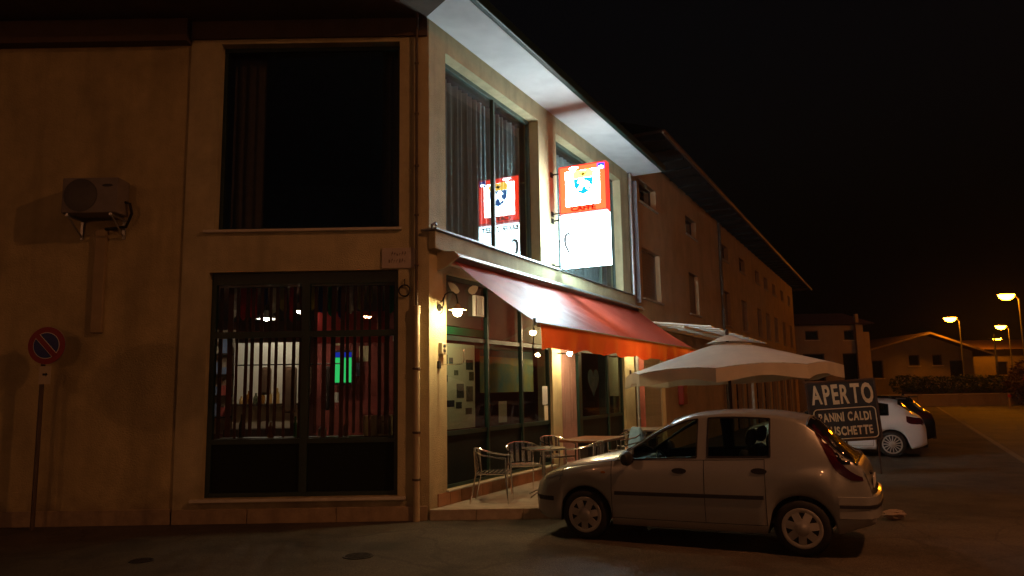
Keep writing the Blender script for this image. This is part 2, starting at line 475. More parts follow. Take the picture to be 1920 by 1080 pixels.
def wall_holes(mb, u0, u1, z0, z1, holes, y0, y1, mi=0):
    """wall slab along x with rectangular openings (ua,ub,za,zb), front at y0, back at y1"""
    us = sorted({u0, u1, *[h[0] for h in holes], *[h[1] for h in holes]})
    zs = sorted({z0, z1, *[h[2] for h in holes], *[h[3] for h in holes]})
    us = [u for u in us if u0 <= u <= u1]; zs = [z for z in zs if z0 <= z <= z1]
    def solid(i, j):
        if i < 0 or j < 0 or i >= len(us) - 1 or j >= len(zs) - 1: return False
        a = (us[i] + us[i + 1]) / 2; b = (zs[j] + zs[j + 1]) / 2
        return not any(h[0] < a < h[1] and h[2] < b < h[3] for h in holes)
    for i in range(len(us) - 1):
        for j in range(len(zs) - 1):
            if not solid(i, j): continue
            a, b, c, d = us[i], us[i + 1], zs[j], zs[j + 1]
            mb.add([(a, y0, c), (b, y0, c), (b, y0, d), (a, y0, d)], [(0, 1, 2, 3)], mi)
            mb.add([(a, y1, c), (b, y1, c), (b, y1, d), (a, y1, d)], [(3, 2, 1, 0)], mi)
            if not solid(i - 1, j): mb.add([(a, y0, c), (a, y0, d), (a, y1, d), (a, y1, c)], [(0, 1, 2, 3)], mi)
            if not solid(i + 1, j): mb.add([(b, y0, c), (b, y1, c), (b, y1, d), (b, y0, d)], [(0, 1, 2, 3)], mi)
            if not solid(i, j - 1): mb.add([(a, y0, c), (a, y1, c), (b, y1, c), (b, y0, c)], [(0, 1, 2, 3)], mi)
            if not solid(i, j + 1): mb.add([(a, y0, d), (b, y0, d), (b, y1, d), (a, y1, d)], [(0, 1, 2, 3)], mi)
    return mb
def text_mesh(s, size, depth, mtl, bold=0.0, sx=1.0):
    cu = bpy.data.curves.new('lettering', 'FONT')
    cu.body = s; cu.size = size; cu.extrude = depth; cu.offset = bold
    cu.align_x = 'CENTER'; cu.align_y = 'CENTER'; cu.resolution_u = 3
    o = bpy.data.objects.new('lettering', cu)
    COL.objects.link(o)
    bpy.context.view_layer.update()
    me = bpy.data.meshes.new_from_object(o.evaluated_get(bpy.context.evaluated_depsgraph_get()))
    bpy.data.objects.remove(o); bpy.data.curves.remove(cu)
    me.materials.clear(); me.materials.append(mtl)
    # letters stand upright in x,z and face -y
    me.transform(Matrix.Rotation(R(90), 4, 'X') @ Matrix.Scale(sx, 4, (1, 0, 0)))
    return me

# ------------------------------------------------------------------ ground, road, terrace
g = MB()
N = 24
g.add([(-400 + 900 * i / N, -300 + 900 * j / N, 0) for j in range(N + 1) for i in range(N + 1)],
      [(j * (N + 1) + i, j * (N + 1) + i + 1, (j + 1) * (N + 1) + i + 1, (j + 1) * (N + 1) + i) for j in range(N) for i in range(N)])
struct(g.build('ground', M['asphalt']))
def strip(name, m, t0, t1, d0, d1, z, h=None):
    mb = MB()
    a, b, c, d = F(t0, d0), F(t1, d0), F(t1, d1), F(t0, d1)
    if h is None:
        mb.add([(p.x, p.y, z) for p in (a, b, c, d)], [(0, 1, 2, 3)])
    else:
        mb.prism([(p.x, p.y) for p in (a, b, c, d)], z, h)
    return struct(mb.build(name, m))
strip('road', M['road'], -60, 320, 8.45, 15.3, 0.004)
strip('edge_line', mat('edge_line', (0.17, 0.15, 0.12), 0.8, var=0.35, scale=6), -60, 220, 8.30, 8.45, 0.008)
strip('far_pavement', M['terrace_edge'], -60, 60, 15.3, 17.2, 0.0, 0.12)
# raised terrace with a squared end in line with the side wall
TD = 1.72
def pl(p): return (p.x, p.y)
tcut = TD * math.tan(AZ) * 1.0
tq = TD * NV.y / -EV.y            # where the terrace front meets the plane of the side wall
terr = MB()
terr.prism([(CX + 0.005, CY), pl(F(tq - 0.0, TD)), pl(F(9.4, TD)), pl(F(9.4, 0.005))], 0.0, 0.145)
terrace = struct(terr.build('terrace', M['terrace']))
# kerb stones along the squared end and the front
k = MB()
xe = F(tq, TD).x
n_k = 3
kx = [CX + 0.01 + (xe + 0.03 - CX - 0.01) * i / n_k for i in range(n_k + 1)]
for i in range(n_k):
    kb = MB().box(0, kx[1] - kx[0] - 0.006, -0.05, 0.0, 0, 0.152, bev=0.008)
    kb.build('kerb_stone', M['terrace_edge'], terrace, loc=(kx[i], CY - 0.002, 0))
kme = MB().box(0, 0.99, -0.05, 0.0, 0, 0.152, bev=0.008).mesh('kerb_stone', M['terrace_edge'])
for i in range(8):
    p = F(tq + 0.02 + i * 1.0, TD + 0.002)
    if tq + 0.02 + i + 1 < 9.45:
        put('kerb_stone', kme, terrace, (p.x, p.y, 0), ROT)
for (x, y, r) in ((-1.75, 8.57, 0.17), (-4.12, 8.52, 0.13)):
    mb = MB()
    mb.lathe([(r, 0.002), (r, 0.007), (r * 0.9, 0.009), (r * 0.88, 0.006), (0.0, 0.006)], 28)
    for q in range(5):
        w = r * 0.14; yy = (q - 2) * r * 0.3; hx = math.sqrt(max(0.01, (r * 0.82) ** 2 - yy * yy))
        mb.box(-hx, hx, yy - w / 2, yy + w / 2, 0.006, 0.010)
    o = mb.build('manhole_cover', M['iron_cover'], None, True, (x, y, 0.002))
    tag(o, 'larger dark iron manhole cover in the asphalt near the corner' if r > .15 else 'smaller dark iron cover in the asphalt below the large side window', 'manhole cover', 'covers in the asphalt')

# ------------------------------------------------------------------ cafe building
cafe = thing('cafe_building', 'two-storey cream cafe building on the corner with large square windows', 'building', (CX, CY, 0))
def toC(o):   # street-front parts share the building's origin
    return o
# side wall (faces the camera); local x runs from the corner, negative to the left
LW = (-3.22, -0.45, 0.34, 3.57)     # lower window
UW = (-3.17, -0.44, 4.20, 7.10)     # upper window
mb = MB(); wall_holes(mb, -3.62, 0.0, 0, 7.46, [LW, UW], 0, 0.30)
mb.build('wall', M['stucco'], cafe)
mb = MB(); mb.box(-13.5, -3.635, 0.03, 0.33, 0, 7.46)
mb.build('side_wall', M['stucco2'], cafe)
mb = MB(); mb.box(-3.65, -3.60, 0.045, 0.2, 0, 7.46)
mb.build('wall_joint', M['pipe_dark'], cafe)
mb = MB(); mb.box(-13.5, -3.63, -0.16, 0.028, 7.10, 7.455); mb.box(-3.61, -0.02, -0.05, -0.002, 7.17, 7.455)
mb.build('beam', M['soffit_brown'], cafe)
px = [-13.5, -10.2, -6.9, -3.63]
for a, b in zip(px, px[1:]):
    MB().box(a, b - 0.006, -0.02, 0.028, 0.0, 0.21, bev=0.006).build('plinth_slab', M['plinth'], cafe)
px = [-3.61, -2.55, -1.3, -0.02]
for a, b in zip(px, px[1:]):
    MB().box(a, b - 0.008, -0.035, -0.002, 0.0, 0.20, bev=0.006).build('plinth_slab', M['plinth'], cafe)
MB().box(-3.36, -0.33, -0.07, 0.12, 0.295, 0.337, bev=0.006).build('sill', M['sill'], cafe)
MB().box(-3.32, -0.40, -0.06, 0.12, 4.155, 4.197, bev=0.006).build('sill', M['sill'], cafe)
# lower side window: dark green frame, mullion and transom, solid bottom panel
f = MB()
x0, x1, z0, z1 = LW
y0, y1 = 0.12, 0.20
for a in ((x0, x0 + .07, z0, z1), (x1 - .07, x1, z0, z1), (x0 + .07, x1 - .07, z1 - .17, z1), (x0 + .07, x1 - .07, z0, z0 + .06),
          (x0 + .07, x1 - .07, 2.61, 2.70), (x0 + .07, x1 - .07, 1.08, 1.15)):
    f.box(a[0], a[1], y0, y1, a[2], a[3])
f.box(-1.88, -1.77, y0 - .01, y1 - .002, z0 + .06, z1 - .17)
w = f.build('window', M['green'], cafe)
MB().box(x0 + .07, -1.88, .15, .17, z0 + .06, 1.08).build('panel', M['darkpanel'], w)
MB().box(-1.77, x1 - .07, .15, .17, z0 + .06, 1.08).build('panel', M['darkpanel'], w)
for a, b in ((x0 + .07, -1.88), (-1.77, x1 - .07)):
    for c, d in ((1.15, 2.61), (2.70, z1 - .17)):
        MB().box(a, b, .155, .163, c, d).build('pane', M['glass'], w)
# upper side window
f = MB()
x0, x1, z0, z1 = UW
for a in ((x0, x0 + .05, z0, z1), (x1 - .05, x1, z0, z1), (x0 + .05, x1 - .05, z1 - .06, z1), (x0 + .05, x1 - .05, z0, z0 + .05)):
    f.box(a[0], a[1], .16, .22, a[2], a[3])
w = f.build('window', M['green'], cafe)
MB().box(x0 + .05, x1 - .05, .185, .193, z0 + .05, z1 - .06).build('pane', M['glass'], w)

# street front (own rotated frame)
FR = dict(rotz=ROT)
U1 = (0.47, 3.92, 4.17, 7.10); U2 = (4.78, 8.86, 4.14, 7.10)
L1 = (0.47, 4.33, 0.36, 3.56); L2 = (4.76, 8.70, 0.15, 3.56)
mb = MB(); wall_holes(mb, 0.0, 9.46, 0, 7.46, [U1, U2, L1, L2], 0, 0.32)
mb.build('street_wall', M['stucco'], cafe, rotz=ROT)
MB().box(-0.02, 9.40, -0.12, -0.003, 3.86, 4.13, bev=0.01).build('ledge_beam', M['stucco'], cafe, rotz=ROT)
cap = MB().box(-0.06, 4.52, -0.17, 0.10, 4.133, 4.165, bev=0.005)
cap.build('ledge_cap', M['zinc'], cafe, rotz=ROT)
MB().box(4.60, 9.42, -0.17, 0.10, 4.105 + .028, 4.137 + .002, bev=0.0).build('ledge_cap', M['zinc'], cafe, rotz=ROT)
fin = MB(); fin.tube([(-0.06, -0.1, 4.15), (-0.10, -0.12, 4.20), (-0.06, -0.15, 4.23), (-0.02, -0.14, 4.20)], 0.02, 6)
fin.build('flashing', M['zinc'], cafe, rotz=ROT)
def front_window(nm, hole, ys, mulls, transoms, glassm, frame=0.05, panel=None, yy=0.20):
    x0, x1, z0, z1 = hole
    f = MB()
    f.box(x0, x0 + frame, yy, yy + .07, z0, z1); f.box(x1 - frame, x1, yy, yy + .07, z0, z1)
    f.box(x0 + frame, x1 - frame, yy, yy + .07, z1 - frame * 1.3, z1)
    f.box(x0 + frame, x1 - frame, yy, yy + .07, z0, z0 + frame)
    for m_ in mulls: f.box(m_ - .025, m_ + .025, yy - .012, yy + .058, z0 + frame, z1 - frame * 1.3)
    for tz in transoms: f.box(x0 + frame, x1 - frame, yy + .004, yy + .066, tz - .035, tz + .035)
    w = f.build('window', M['green_lit'] if z0 > 3 else M['green'], cafe, rotz=ROT)
    xs = [x0 + frame] + [q for m_ in mulls for q in (m_ - .025, m_ + .025)] + [x1 - frame]
    zs = [z0 + frame] + [q for tz in transoms for q in (tz - .035, tz + .035)] + [z1 - frame * 1.3]
    for i in range(0, len(xs), 2):
        for j in range(0, len(zs), 2):
            isp = panel and zs[j + 1] <= panel
            MB().box(xs[i], xs[i + 1], yy + .028, yy + .036, zs[j], zs[j + 1]).build('panel' if isp else 'pane', M['darkpanel'] if isp else glassm, w)
    return w
front_window('a', U1, 0, [2.42], [], M['glass'])
front_window('b', U2, 0, [7.85], [], M['glass'])
front_window('c', L1, 0, [1.85, 3.12], [1.16, 2.60], M['glass'], panel=1.2, yy=.06)
front_window('d', (5.95, 8.70, 0.15, 3.56), 0, [7.66], [1.16, 2.60], M['glass'], panel=1.2, yy=.06)
# entrance recess beside the middle pillar
MB().box(5.80, 5.95, 0.05, 0.3, 0.15, 3.56).build('door_post', M['green'], cafe, rotz=ROT)
MB().box(4.76, 5.80, 0.22, 0.27, 2.62, 3.56).build('overdoor_panel', M['darkpanel'], cafe, rotz=ROT)
dr = MB(); dr.box(4.765, 4.82, .20, .27, .15, 2.615); dr.box(5.74, 5.795, .20, .27, .15, 2.615); dr.box(4.82, 5.74, .20, .27, 2.55, 2.615)
door = dr.build('door', M['green'], cafe, rotz=ROT)
MB().box(4.82, 5.74, .235, .243, .15, 2.55).build('pane', M['glass'], door)
# tiles along the street-front base
tme = MB().box(0.004, 0.318, -0.02, -0.002, 0.15, 0.33, bev=0.003).mesh('base_tile', M['tile'])
for i in range(13):
    put('base_tile', tme, cafe, (EV.x * (0.2 + i * .32), EV.y * (0.2 + i * .32), 0), ROT)
MB().box(0.44, 4.36, -0.05, 0.055, 0.332, 0.358, bev=0.004).build('sill', M['sill'], cafe, rotz=ROT)
# roof with soffit and gutter
OV = 0.82
ec = None
# eave corner: intersection of line y = -OV (building frame) with street-front offset OV
s_ = (-OV + (-NV.y) * OV * 1.0)    # y of F(t,OV)-origin = EV.y*t + NV.y*OV = -OV
tc_ = (-OV - NV.y * OV) / EV.y
pc = (EV.x * tc_ + NV.x * OV, -OV)
pe = (EV.x * 9.93 + NV.x * OV, EV.y * 9.93 + NV.y * OV)
pb = (EV.x * 9.93 - NV.x * 9, EV.y * 9.93 - NV.y * 9)
pw = (EV.x * 9.93, EV.y * 9.93)
rf = MB().prism([pc, pe, (EV.x * 9.93 - NV.x * .1, EV.y * 9.93 - NV.y * .1), (-NV.x * .1, -NV.y * .1 + .0)], 7.462, 7.60)
roof = rf.build('roof', M['soffit'], cafe)
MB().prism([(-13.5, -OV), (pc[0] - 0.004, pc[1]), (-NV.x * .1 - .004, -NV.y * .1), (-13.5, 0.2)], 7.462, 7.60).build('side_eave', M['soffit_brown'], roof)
MB().prism([(-13.5, 0.2), (-NV.x * .1 - .01, -NV.y * .1 + .21), (EV.x * 9.93 - NV.x * .12, EV.y * 9.93 - NV.y * .12), pb, (-13.5, 9.9)], 7.466, 7.60).build('roof_deck', M['rooftile'], roof)
gut = MB()
gz = 7.56
gp = [(-13.5, -OV - .05), (pc[0], pc[1] - .05), (pe[0] + NV.x * .05, pe[1] + NV.y * .05)]
pr = Vector((EV.x * tc_ + NV.x * (OV + .05), 0, 0))
gp[1] = (pc[0] + .03, pc[1] - .05)
for a, b in zip(gp, gp[1:]):
    d = Vector((b[0] - a[0], b[1] - a[1], 0)); L_ = d.length; an = math.atan2(d.y, d.x)
    q = MB().box(0, L_, -0.06, 0.045, gz - .11, gz + .06, bev=0.02)
    q.build('gutter', M['green'], roof, loc=(a[0], a[1], 0), rotz=an)
rp = MB()
z_e, z_r = 7.61, 9.4
inner = [(-13.5, 3.5), (1.2, 3.6), (EV.x * 9.93 - NV.x * 4.2, EV.y * 9.93 - NV.y * 4.2)]
outer = [(-13.5, -OV), pc, pe]
rp.add([(*outer[0], z_e), (*outer[1], z_e), (*outer[2], z_e), (*inner[0], z_r), (-1.4, 3.5, z_r), (*inner[2], z_r)],
       [(0, 1, 4, 3), (1, 2, 5, 4)])
rp.build('roof_cover', M['rooftile'], roof)
# party wall at the street end, inner floors and rooms
MB().box(9.30, 9.455, 0.33, 8.5, 0, 7.455).build('end_wall', M['interior_up'], cafe, rotz=ROT)
def room(z0, z1, m, mf, mc):
    b = MB()
    # left, back
    b.box(-6.3, -6.2, 0.34, 8.9, z0, z1); b.box(-6.2, 4.6, 8.7, 8.8, z0, z1)
    b.build('room_wall', m, cafe)
    poly = [(-6.3, 0.31), (-0.2, 0.31), (EV.x * 9.3 - NV.x * .325, EV.y * 9.3 - NV.y * .325), (3.9, 8.8), (-6.3, 8.8)]
    MB().prism(poly, z0 - .1, z0).build('room_floor', mf, cafe)
    MB().prism(poly, z1, z1 + .08).build('room_ceiling', mc, cafe)
room(0.15, 3.68, M['interior'], M['floor_in'], M['ceil_in'])
room(4.0, 7.3, M['interior_up'], M['floor_in'], M['interior_up'])

# rain pipe on the corner, with its wider cast foot and clips
rpz = thing('rain_pipe', 'slim rain pipe down the cream corner with a wider cast foot', 'pipe', (-1.385, 10.74, 0))
pp = MB(); pp.tube([(0, .0, 2.98), (0, .0, 7.2), (0.02, -0.08, 7.36), (0.02, -0.14, 7.45)], 0.022, 10)
pp.build('upper_pipe', M['pipe_dark'], rpz, True)
pp = MB(); pp.lathe([(.0, 0.0), (.048, 0.0), (.048, 2.9), (.055, 2.9), (.055, 3.02), (0.03, 3.03)], 14)
pp.build('foot_pipe', M['pipe'], rpz, True)
for z in (0.55, 1.2, 2.1, 3.6, 4.35, 5.1, 5.9, 6.7):
    r_ = .06 if z < 3 else .034
    MB().lathe([(r_ * .8, z), (r_, z + .005), (r_, z + .03), (r_ * .8, z + .035)], 12).build('pipe_clip', M['pipe_dark'], rpz)
rp2 = thing('rain_pipe', 'pale rain pipe at the far end of the cream street front', 'pipe', F(9.50, 0.06))
pp = MB(); pp.tube([(0, 0, 0.15), (0, 0, 7.1), (0, 0, 7.42)], 0.045, 10); pp.build('pipe_run', M['zinc'], rp2, True)
for z in (1.0, 3.0, 5.0, 6.8):
    MB().lathe([(.05, z), (.056, z + .005), (.056, z + .03), (.05, z + .035)], 12).build('pipe_clip', M['zinc'], rp2)

# ------------------------------------------------------------------ projecting lit sign
SG = thing('lit_sign', 'glowing double box sign with red caffe panel above white panel on the middle pillar', 'sign', F(4.50, 0), ROT)
M['s_white'] = glow('sign_white', (0.66, 0.92, 1.0), SIGN_WHITE)
M['s_red'] = glow('sign_red', (1.0, 0.040, 0.012), SIGN_RED)
M['s_cream'] = glow('sign_cream', (0.74, 0.95, 0.95), SIGN_WHITE)
M['s_blue'] = glow('sign_blue', (0.004, 0.15, 0.55), 5.0)
M['s_dkblue'] = glow('sign_corner_blue', (0.02, 0.05, 0.5), 3.5)
M['s_yellow'] = glow('sign_yellow', (1.0, 0.62, 0.06), 9.0)
M['s_ink'] = mat('sign_ink', (0.01, 0.01, 0.012), 0.5)
M['s_grey'] = glow('sign_grey', (0.25, 0.29, 0.30), 1.3)
M['s_redink'] = glow('sign_red_ink', (0.20, 0.004, 0.004), 1.0)
M['s_case'] = mat('sign_case', (0.6, 0.6, 0.6), 0.4, emit=(0.66, 0.92, 1.0), estr=12.0)
M['s_redcase'] = mat('sign_red_case', (0.4, 0.03, 0.03), 0.4, emit=(1.0, 0.05, 0.03), estr=1.3)
DA, DB = 0.21, 1.21     # from wall, to outer edge
TH = 0.09
for (z0, z1, cm, nm) in ((5.245, 6.22, 'red', 'upper_case'), (4.17, 5.215, 'white', 'lower_case')):
    c = MB()
    y0, y1 = -DB, -DA
    e_ = 0.022
    c.box(-TH, TH, y0, y1, z0, z0 + e_); c.box(-TH, TH, y0, y1, z1 - e_, z1)
    c.box(-TH, TH, y0, y0 + e_, z0 + e_, z1 - e_); c.box(-TH, TH, y1 - e_, y1, z0 + e_, z1 - e_)
    case = c.build(nm, M['s_redcase'] if cm == 'red' else M['s_case'], SG)
    H = z1 - z0 - 2 * e_; W = DB - DA - 2 * e_
    for side in (-1, 1):
        fr = bpy.data.objects.new('x', None)
        # face frame: x to the reader's right, z up, looking at -y
        def onface(name, me):
            if side < 0:
                return put(name, me, case, (-TH + .012, -DA - e_, z0 + e_), -math.pi / 2)
            return put(name, me, case, (TH - .012, -DB + e_, z0 + e_), math.pi / 2)
        if cm == 'red':
            onface('light_panel', MB().box(0, W, -.002, .004, 0, H).mesh('light_panel', M['s_red']))
            b = 0.115
            onface('white_field', MB().box(b, W - b, -.006, -.003, b + .01, H - b + .02).mesh('white_field', M['s_cream']))
            cx, cz = W * .52, H * .585
            blue = [(-.15, .09), (.15, .09), (.14, -.02), (.08, -.11), (0, -.15), (-.08, -.11), (-.14, -.02)]
            yel = [(-.15, .095), (.15, .095), (.16, .17), (.10, .215), (0, .20), (-.10, .215), (-.16, .17)]
            horse = [(-.10, -.07), (-.06, -.03), (-.05, .02), (-.09, .03), (-.06, .07), (-.01, .08), (.02, .05), (.05, .04), (.09, .02), (.11, -.04), (.07, -.05), (.09, -.09), (.04, -.07), (.03, -.03), (-.02, -.04), (-.03, -.09)]
            bird = [(-.06, .17), (-.02, .155), (0, .175), (.02, .155), (.06, .17), (.02, .135), (0, .12), (-.02, .135)]
            for nm2, poly, mm, yy in (('shield', blue, 's_blue', -.009), ('shield_band', yel, 's_yellow', -.009), ('horse_emblem', horse, 's_cream', -.012), ('bird_emblem', bird, 's_ink', -.012)):
                onface(nm2, MB().plate([(cx + x * 1.4, cz + z * 1.4) for x, z in poly], yy, yy + .002).mesh(nm2, M[mm]))
            onface('corner_badge', MB().box(W - .16, W - .005, -.008, -.0035, H - .13, H - .005).mesh('corner_badge', M['s_dkblue']))
            onface('badge_mark', MB().plate([(W - .08 + .05 * math.cos(a * R(30)), H - .095 + .032 * math.sin(a * R(30))) for a in range(12)], -.011, -.009).mesh('badge_mark', M['s_white']))
            onface('top_badge', MB().plate([(W * .31 + .10 * math.cos(a * R(30)), H - .035 + .03 * math.sin(a * R(30))) for a in range(12)], -.008, -.0035).mesh('top_badge', M['s_white']))
            tm = text_mesh('CAFFE', 0.125, .001, M['s_redink'], bold=.005, sx=1.5)
            tm.transform(Matrix.Translation((W * .5, -.005, .058)))
            onface('lettering', tm)
        else:
            onface('light_panel', MB().box(0, W, -.002, .004, 0, H).mesh('light_panel', M['s_white']))
            tm = text_mesh('BAKER-STREET', 0.145, .001, M['s_ink'], bold=.006, sx=.92)
            tm.transform(Matrix.Translation((W * .49, -.004, H - .085)))
            onface('lettering', tm)
            # one thick painted hook-shaped stroke
            pts = [(.20, .62), (.15, .655), (.105, .64), (.075, .58), (.07, .50), (.09, .41), (.13, .32), (.19, .20)]
            wd = [.020, .030, .034, .034, .032, .030, .026, .014]
            lft, rgt = [], []
            for i, (x, z) in enumerate(pts):
                a = pts[max(0, i - 1)]; b2 = pts[min(len(pts) - 1, i + 1)]
                dx, dz = b2[0] - a[0], b2[1] - a[1]; l = math.hypot(dx, dz)
                lft.append((x - dz / l * wd[i], z + dx / l * wd[i])); rgt.append((x + dz / l * wd[i], z - dx / l * wd[i]))
            onface('hook_stroke', MB().plate(lft + rgt[::-1], -.006, -.004).mesh('hook_stroke', M['s_grey']))
        bpy.data.objects.remove(fr)
for z in (6.12, 5.30, 5.16, 4.22):
    MB().box(-.015, .015, -DA, -.02, z - .012, z + .012).box(-.05, .05, -.02, 0.0, z - .05, z + .05).build('bracket', M['iron'], SG)

# ------------------------------------------------------------------ awning
AW = thing('awning', 'long red-orange folding awning with wavy valance over the cafe terrace', 'awning', F(0, 0), ROT)
T0, T1 = 0.30, 9.28
fab = MB()
NT_, NV_ = 150, 16
random.seed(3)
wr = [(random.uniform(0, 6.28), random.uniform(2.0, 7.0), random.uniform(-4, -1), random.uniform(.2, 1)) for _ in range(7)]
def awn(t, v):
    d = 0.20 + (1.60 - 0.20) * v
    z = 3.735 - (3.735 - 2.705) * v - 0.035 * math.sin(math.pi * v)
    amp = 0.011 * math.sin(math.pi * min(1, v * 1.1 + .05))
    z += amp * sum(w_ * math.sin(p + f_ * t + s_ * v) for p, f_, s_, w_ in wr) / 1.6
    near = math.exp(-((t - 1.6 - 2.2 * v) / 1.7) ** 2)
    z += 0.020 * near * (math.sin(6.5 * t - 13 * v) + .5 * math.sin(11.5 * t - 17 * v + 1)) * math.sin(math.pi * v)
    return (t, -d, z)
for j in range(NV_ + 1):
    for i in range(NT_ + 1):
        fab.v.append(awn(T0 + (T1 - T0) * i / NT_, j / NV_))
for j in range(NV_):
    for i in range(NT_):
        a = j * (NT_ + 1) + i
        fab.f.append((a, a + 1, a + NT_ + 2, a + NT_ + 1)); fab.m.append(0)
fo = fab.build('cloth', M['awning'], AW, True, ang=80)
va = MB()
for j in range(7):
    for i in range(NT_ + 1):
        t = T0 + (T1 - T0) * i / NT_
        v = j / 6
        drop = 0.33 + 0.022 * math.sin(t * 5.2 + 0.4) + 0.012 * math.sin(t * 9.1)
        d = 1.645 + v * (0.020 * math.sin(t * 6.3) + 0.016 * math.sin(t * 9.7 + 1.5 * v) + 0.004 * math.sin(t * 21 + 2 * v))
        va.v.append((t, -d, 2.685 - drop * v))
for j in range(6):
    for i in range(NT_):
        a = j * (NT_ + 1) + i
        va.f.append((a, a + 1, a + NT_ + 2, a + NT_ + 1)); va.m.append(0)
va.build('valance', M['valance'], AW, True, ang=80)
MB().box(T0 - .02, T1 + .02, -1.64, -1.575, 2.655, 2.715, bev=.012).build('front_bar', M['cream_metal'], AW)
cs = MB().box(T0 - .06, T1 + .02, -0.22, -0.13, 3.64, 3.80, bev=.02)
cs.build('cassette', M['white_metal'], AW)
hood = MB()
n_h = 8
pr_ = [(-.125, 3.845), (-.20, 3.845), (-.28, 3.835), (-.34, 3.80), (-.36, 3.765)]
vs = [(T0 - .07, y, z) for y, z in pr_] + [(T1 + .03, y, z) for y, z in pr_]
vs += [(T0 - .07, y, z - .012) for y, z in pr_] + [(T1 + .03, y, z - .012) for y, z in pr_]
k_ = len(pr_)
hood.add(vs, [(i, i + 1, k_ + i + 1, k_ + i) for i in range(k_ - 1)] + [(2*k_ + i, 3*k_ + i, 3*k_ + i + 1, 2*k_ + i + 1) for i in range(k_ - 1)]
         + [(i, 2*k_ + i, 2*k_ + i + 1, i + 1) for i in range(k_ - 1)] + [(k_ + i, k_ + i + 1, 3*k_ + i + 1, 3*k_ + i) for i in range(k_ - 1)]
         + [(0, k_, 3*k_, 2*k_), (k_-1, 3*k_-1, 4*k_-1, 2*k_-1)])
hood.build('hood', M['zinc'], AW, False)
for tt in (T0 - .09, T1 + .035):
    eb = MB().plate([(0, 0)] * 0 + [(-.0, 3.86), (-.30, 3.84), (-.37, 3.76), (-.30, 3.70), (-.12, 3.60), (0, 3.57)], 0, .05)
    me = eb.mesh('end_bracket', M['cream_metal'])
    me.transform(Matrix(((0, 1, 0, 0), (1, 0, 0, 0), (0, 0, 1, 0), (0, 0, 0, 1))))
    put('end_bracket', me, AW, (tt, 0, 0))
for tb, s_ in ((1.3, 1), (4.9, 1), (8.3, -1)):
    a_ = MB()
    el = (tb + s_ * 0.75, -0.85, 3.16)
    a_.tube([(tb, -.16, 3.62), el], .024, 8); a_.tube([el, (tb + s_ * .1, -1.57, 2.70)], .020, 8)
    a_.lathe([(.0, 3.12), (.035, 3.12), (.035, 3.2), (0, 3.2)], 10, c=(el[0], el[1], 0))
    a_.build('folding_arm', M['white_metal'], AW, True)
rod = MB(); rod.tube([(T0 + .02, -1.53, 2.70), (T0 + .02, -1.52, 2.50), (T0 + .03, -1.5, 2.36), (T0 + .06, -1.5, 2.30)], .009, 6)
rod.lathe([(.0, 2.68), (.022, 2.68), (.022, 2.78), (0, 2.78)], 8, c=(T0 + .02, -1.54, 0))
rod.build('crank_eye', M['iron'], AW)

# ------------------------------------------------------------------ wall lamps, boxes and brackets on the pillars
def wall_lamp(t, label):
    o = thing('wall_lamp', label, 'lamp', F(t, 0), ROT, 'gooseneck lamps on the pillars')
    MB().lathe([(0, 0), (.055, 0), (.05, .018), (0, .024)], 16, axis='y', c=(0, -.024, 0)).build('wall_plate', M['iron'], o, True, (0, 0, 0)).location = (0, 0.0, 3.02)
    a_ = MB()
    pts = [(0, -.02, 3.02), (0, -.06, 3.01), (0, -.085, 3.05), (0, -.09, 3.14), (0, -.12, 3.21), (0, -.18, 3.24), (0, -.25, 3.235), (0, -.31, 3.19), (0, -.33, 3.11), (0, -.33, 3.03)]
    a_.tube(pts, .011, 8)
    a_.tube([(0, -.025, 3.10), (0, -.07, 3.12), (0, -.09, 3.17)], .007, 6); a_.tube([(0, -.025, 2.93), (0, -.06, 2.95), (0, -.085, 3.04)], .007, 6)
    a_.build('gooseneck', M['iron'], o, True)
    MB().lathe([(.02, 3.055), (.035, 3.04), (.05, 3.01), (.085, 2.985), (.125, 2.972), (.128, 2.965), (.085, 2.976), (.04, 2.985)], 20, c=(0, -.33, 0)).build('shade', M['cream_metal'], o, True)
    MB().lathe([(0, 2.868), (.03, 2.875), (.058, 2.90), (.066, 2.93), (.058, 2.955), (.035, 2.972), (0, 2.974)], 16, c=(0, -.33, 0)).build('globe', M['bulb'], o, True)
    return o
wall_lamp(0.25, 'lit gooseneck lamp with round globe on the corner pillar')
wall_lamp(4.55, 'lit gooseneck lamp on the middle pillar behind the awning valance')
wall_lamp(9.08, 'lit gooseneck lamp on the far pillar beyond the second shop window')
bx = thing('meter_box', 'small pale switch box on the corner pillar below the lamp', 'box', F(0.30, 0), ROT)
MB().box(-.06, .06, -.07, -.001, 2.33, 2.50, bev=.01).build('case', M['cream_metal'], bx)
MB().box(-.03, .03, -.078, -.0705, 2.43, 2.475).build('switch', M['black'], bx)
MB().box(-.03, .03, -.078, -.0705, 2.36, 2.40).build('switch', M['black'], bx)
def hook_bracket(t, label):
    b_ = thing('hook_bracket', label, 'bracket', F(t, 0), ROT, 'bar brackets on the pillars')
    MB().box(-.035, .035, -.03, -.001, 2.12, 2.23, bev=.008).build('plate', M['iron'], b_)
    a_ = MB(); a_.tube([(0, -.03, 2.175), (0, -.38, 2.175), (0, -.42, 2.19), (0, -.435, 2.23), (0, -.435, 2.38)], .009, 8)
    a_.build('bar', M['alu'], b_, True)
hook_bracket(.24, 'upturned metal bar bracket on the corner pillar')
hook_bracket(9.1, 'upturned metal bar bracket on the far pillar')
sp = thing('spot_lamp', 'small round lit spot lamp with rail beside the middle pillar', 'lamp', F(4.55, 0), ROT)
MB().tube([(.0, -.02, 2.49), (.0, -.2, 2.49)], .012, 6).tube([(.0, -.2, 2.49), (.75, -.2, 2.47)], .014, 6).build('rail', M['iron'], sp, True)
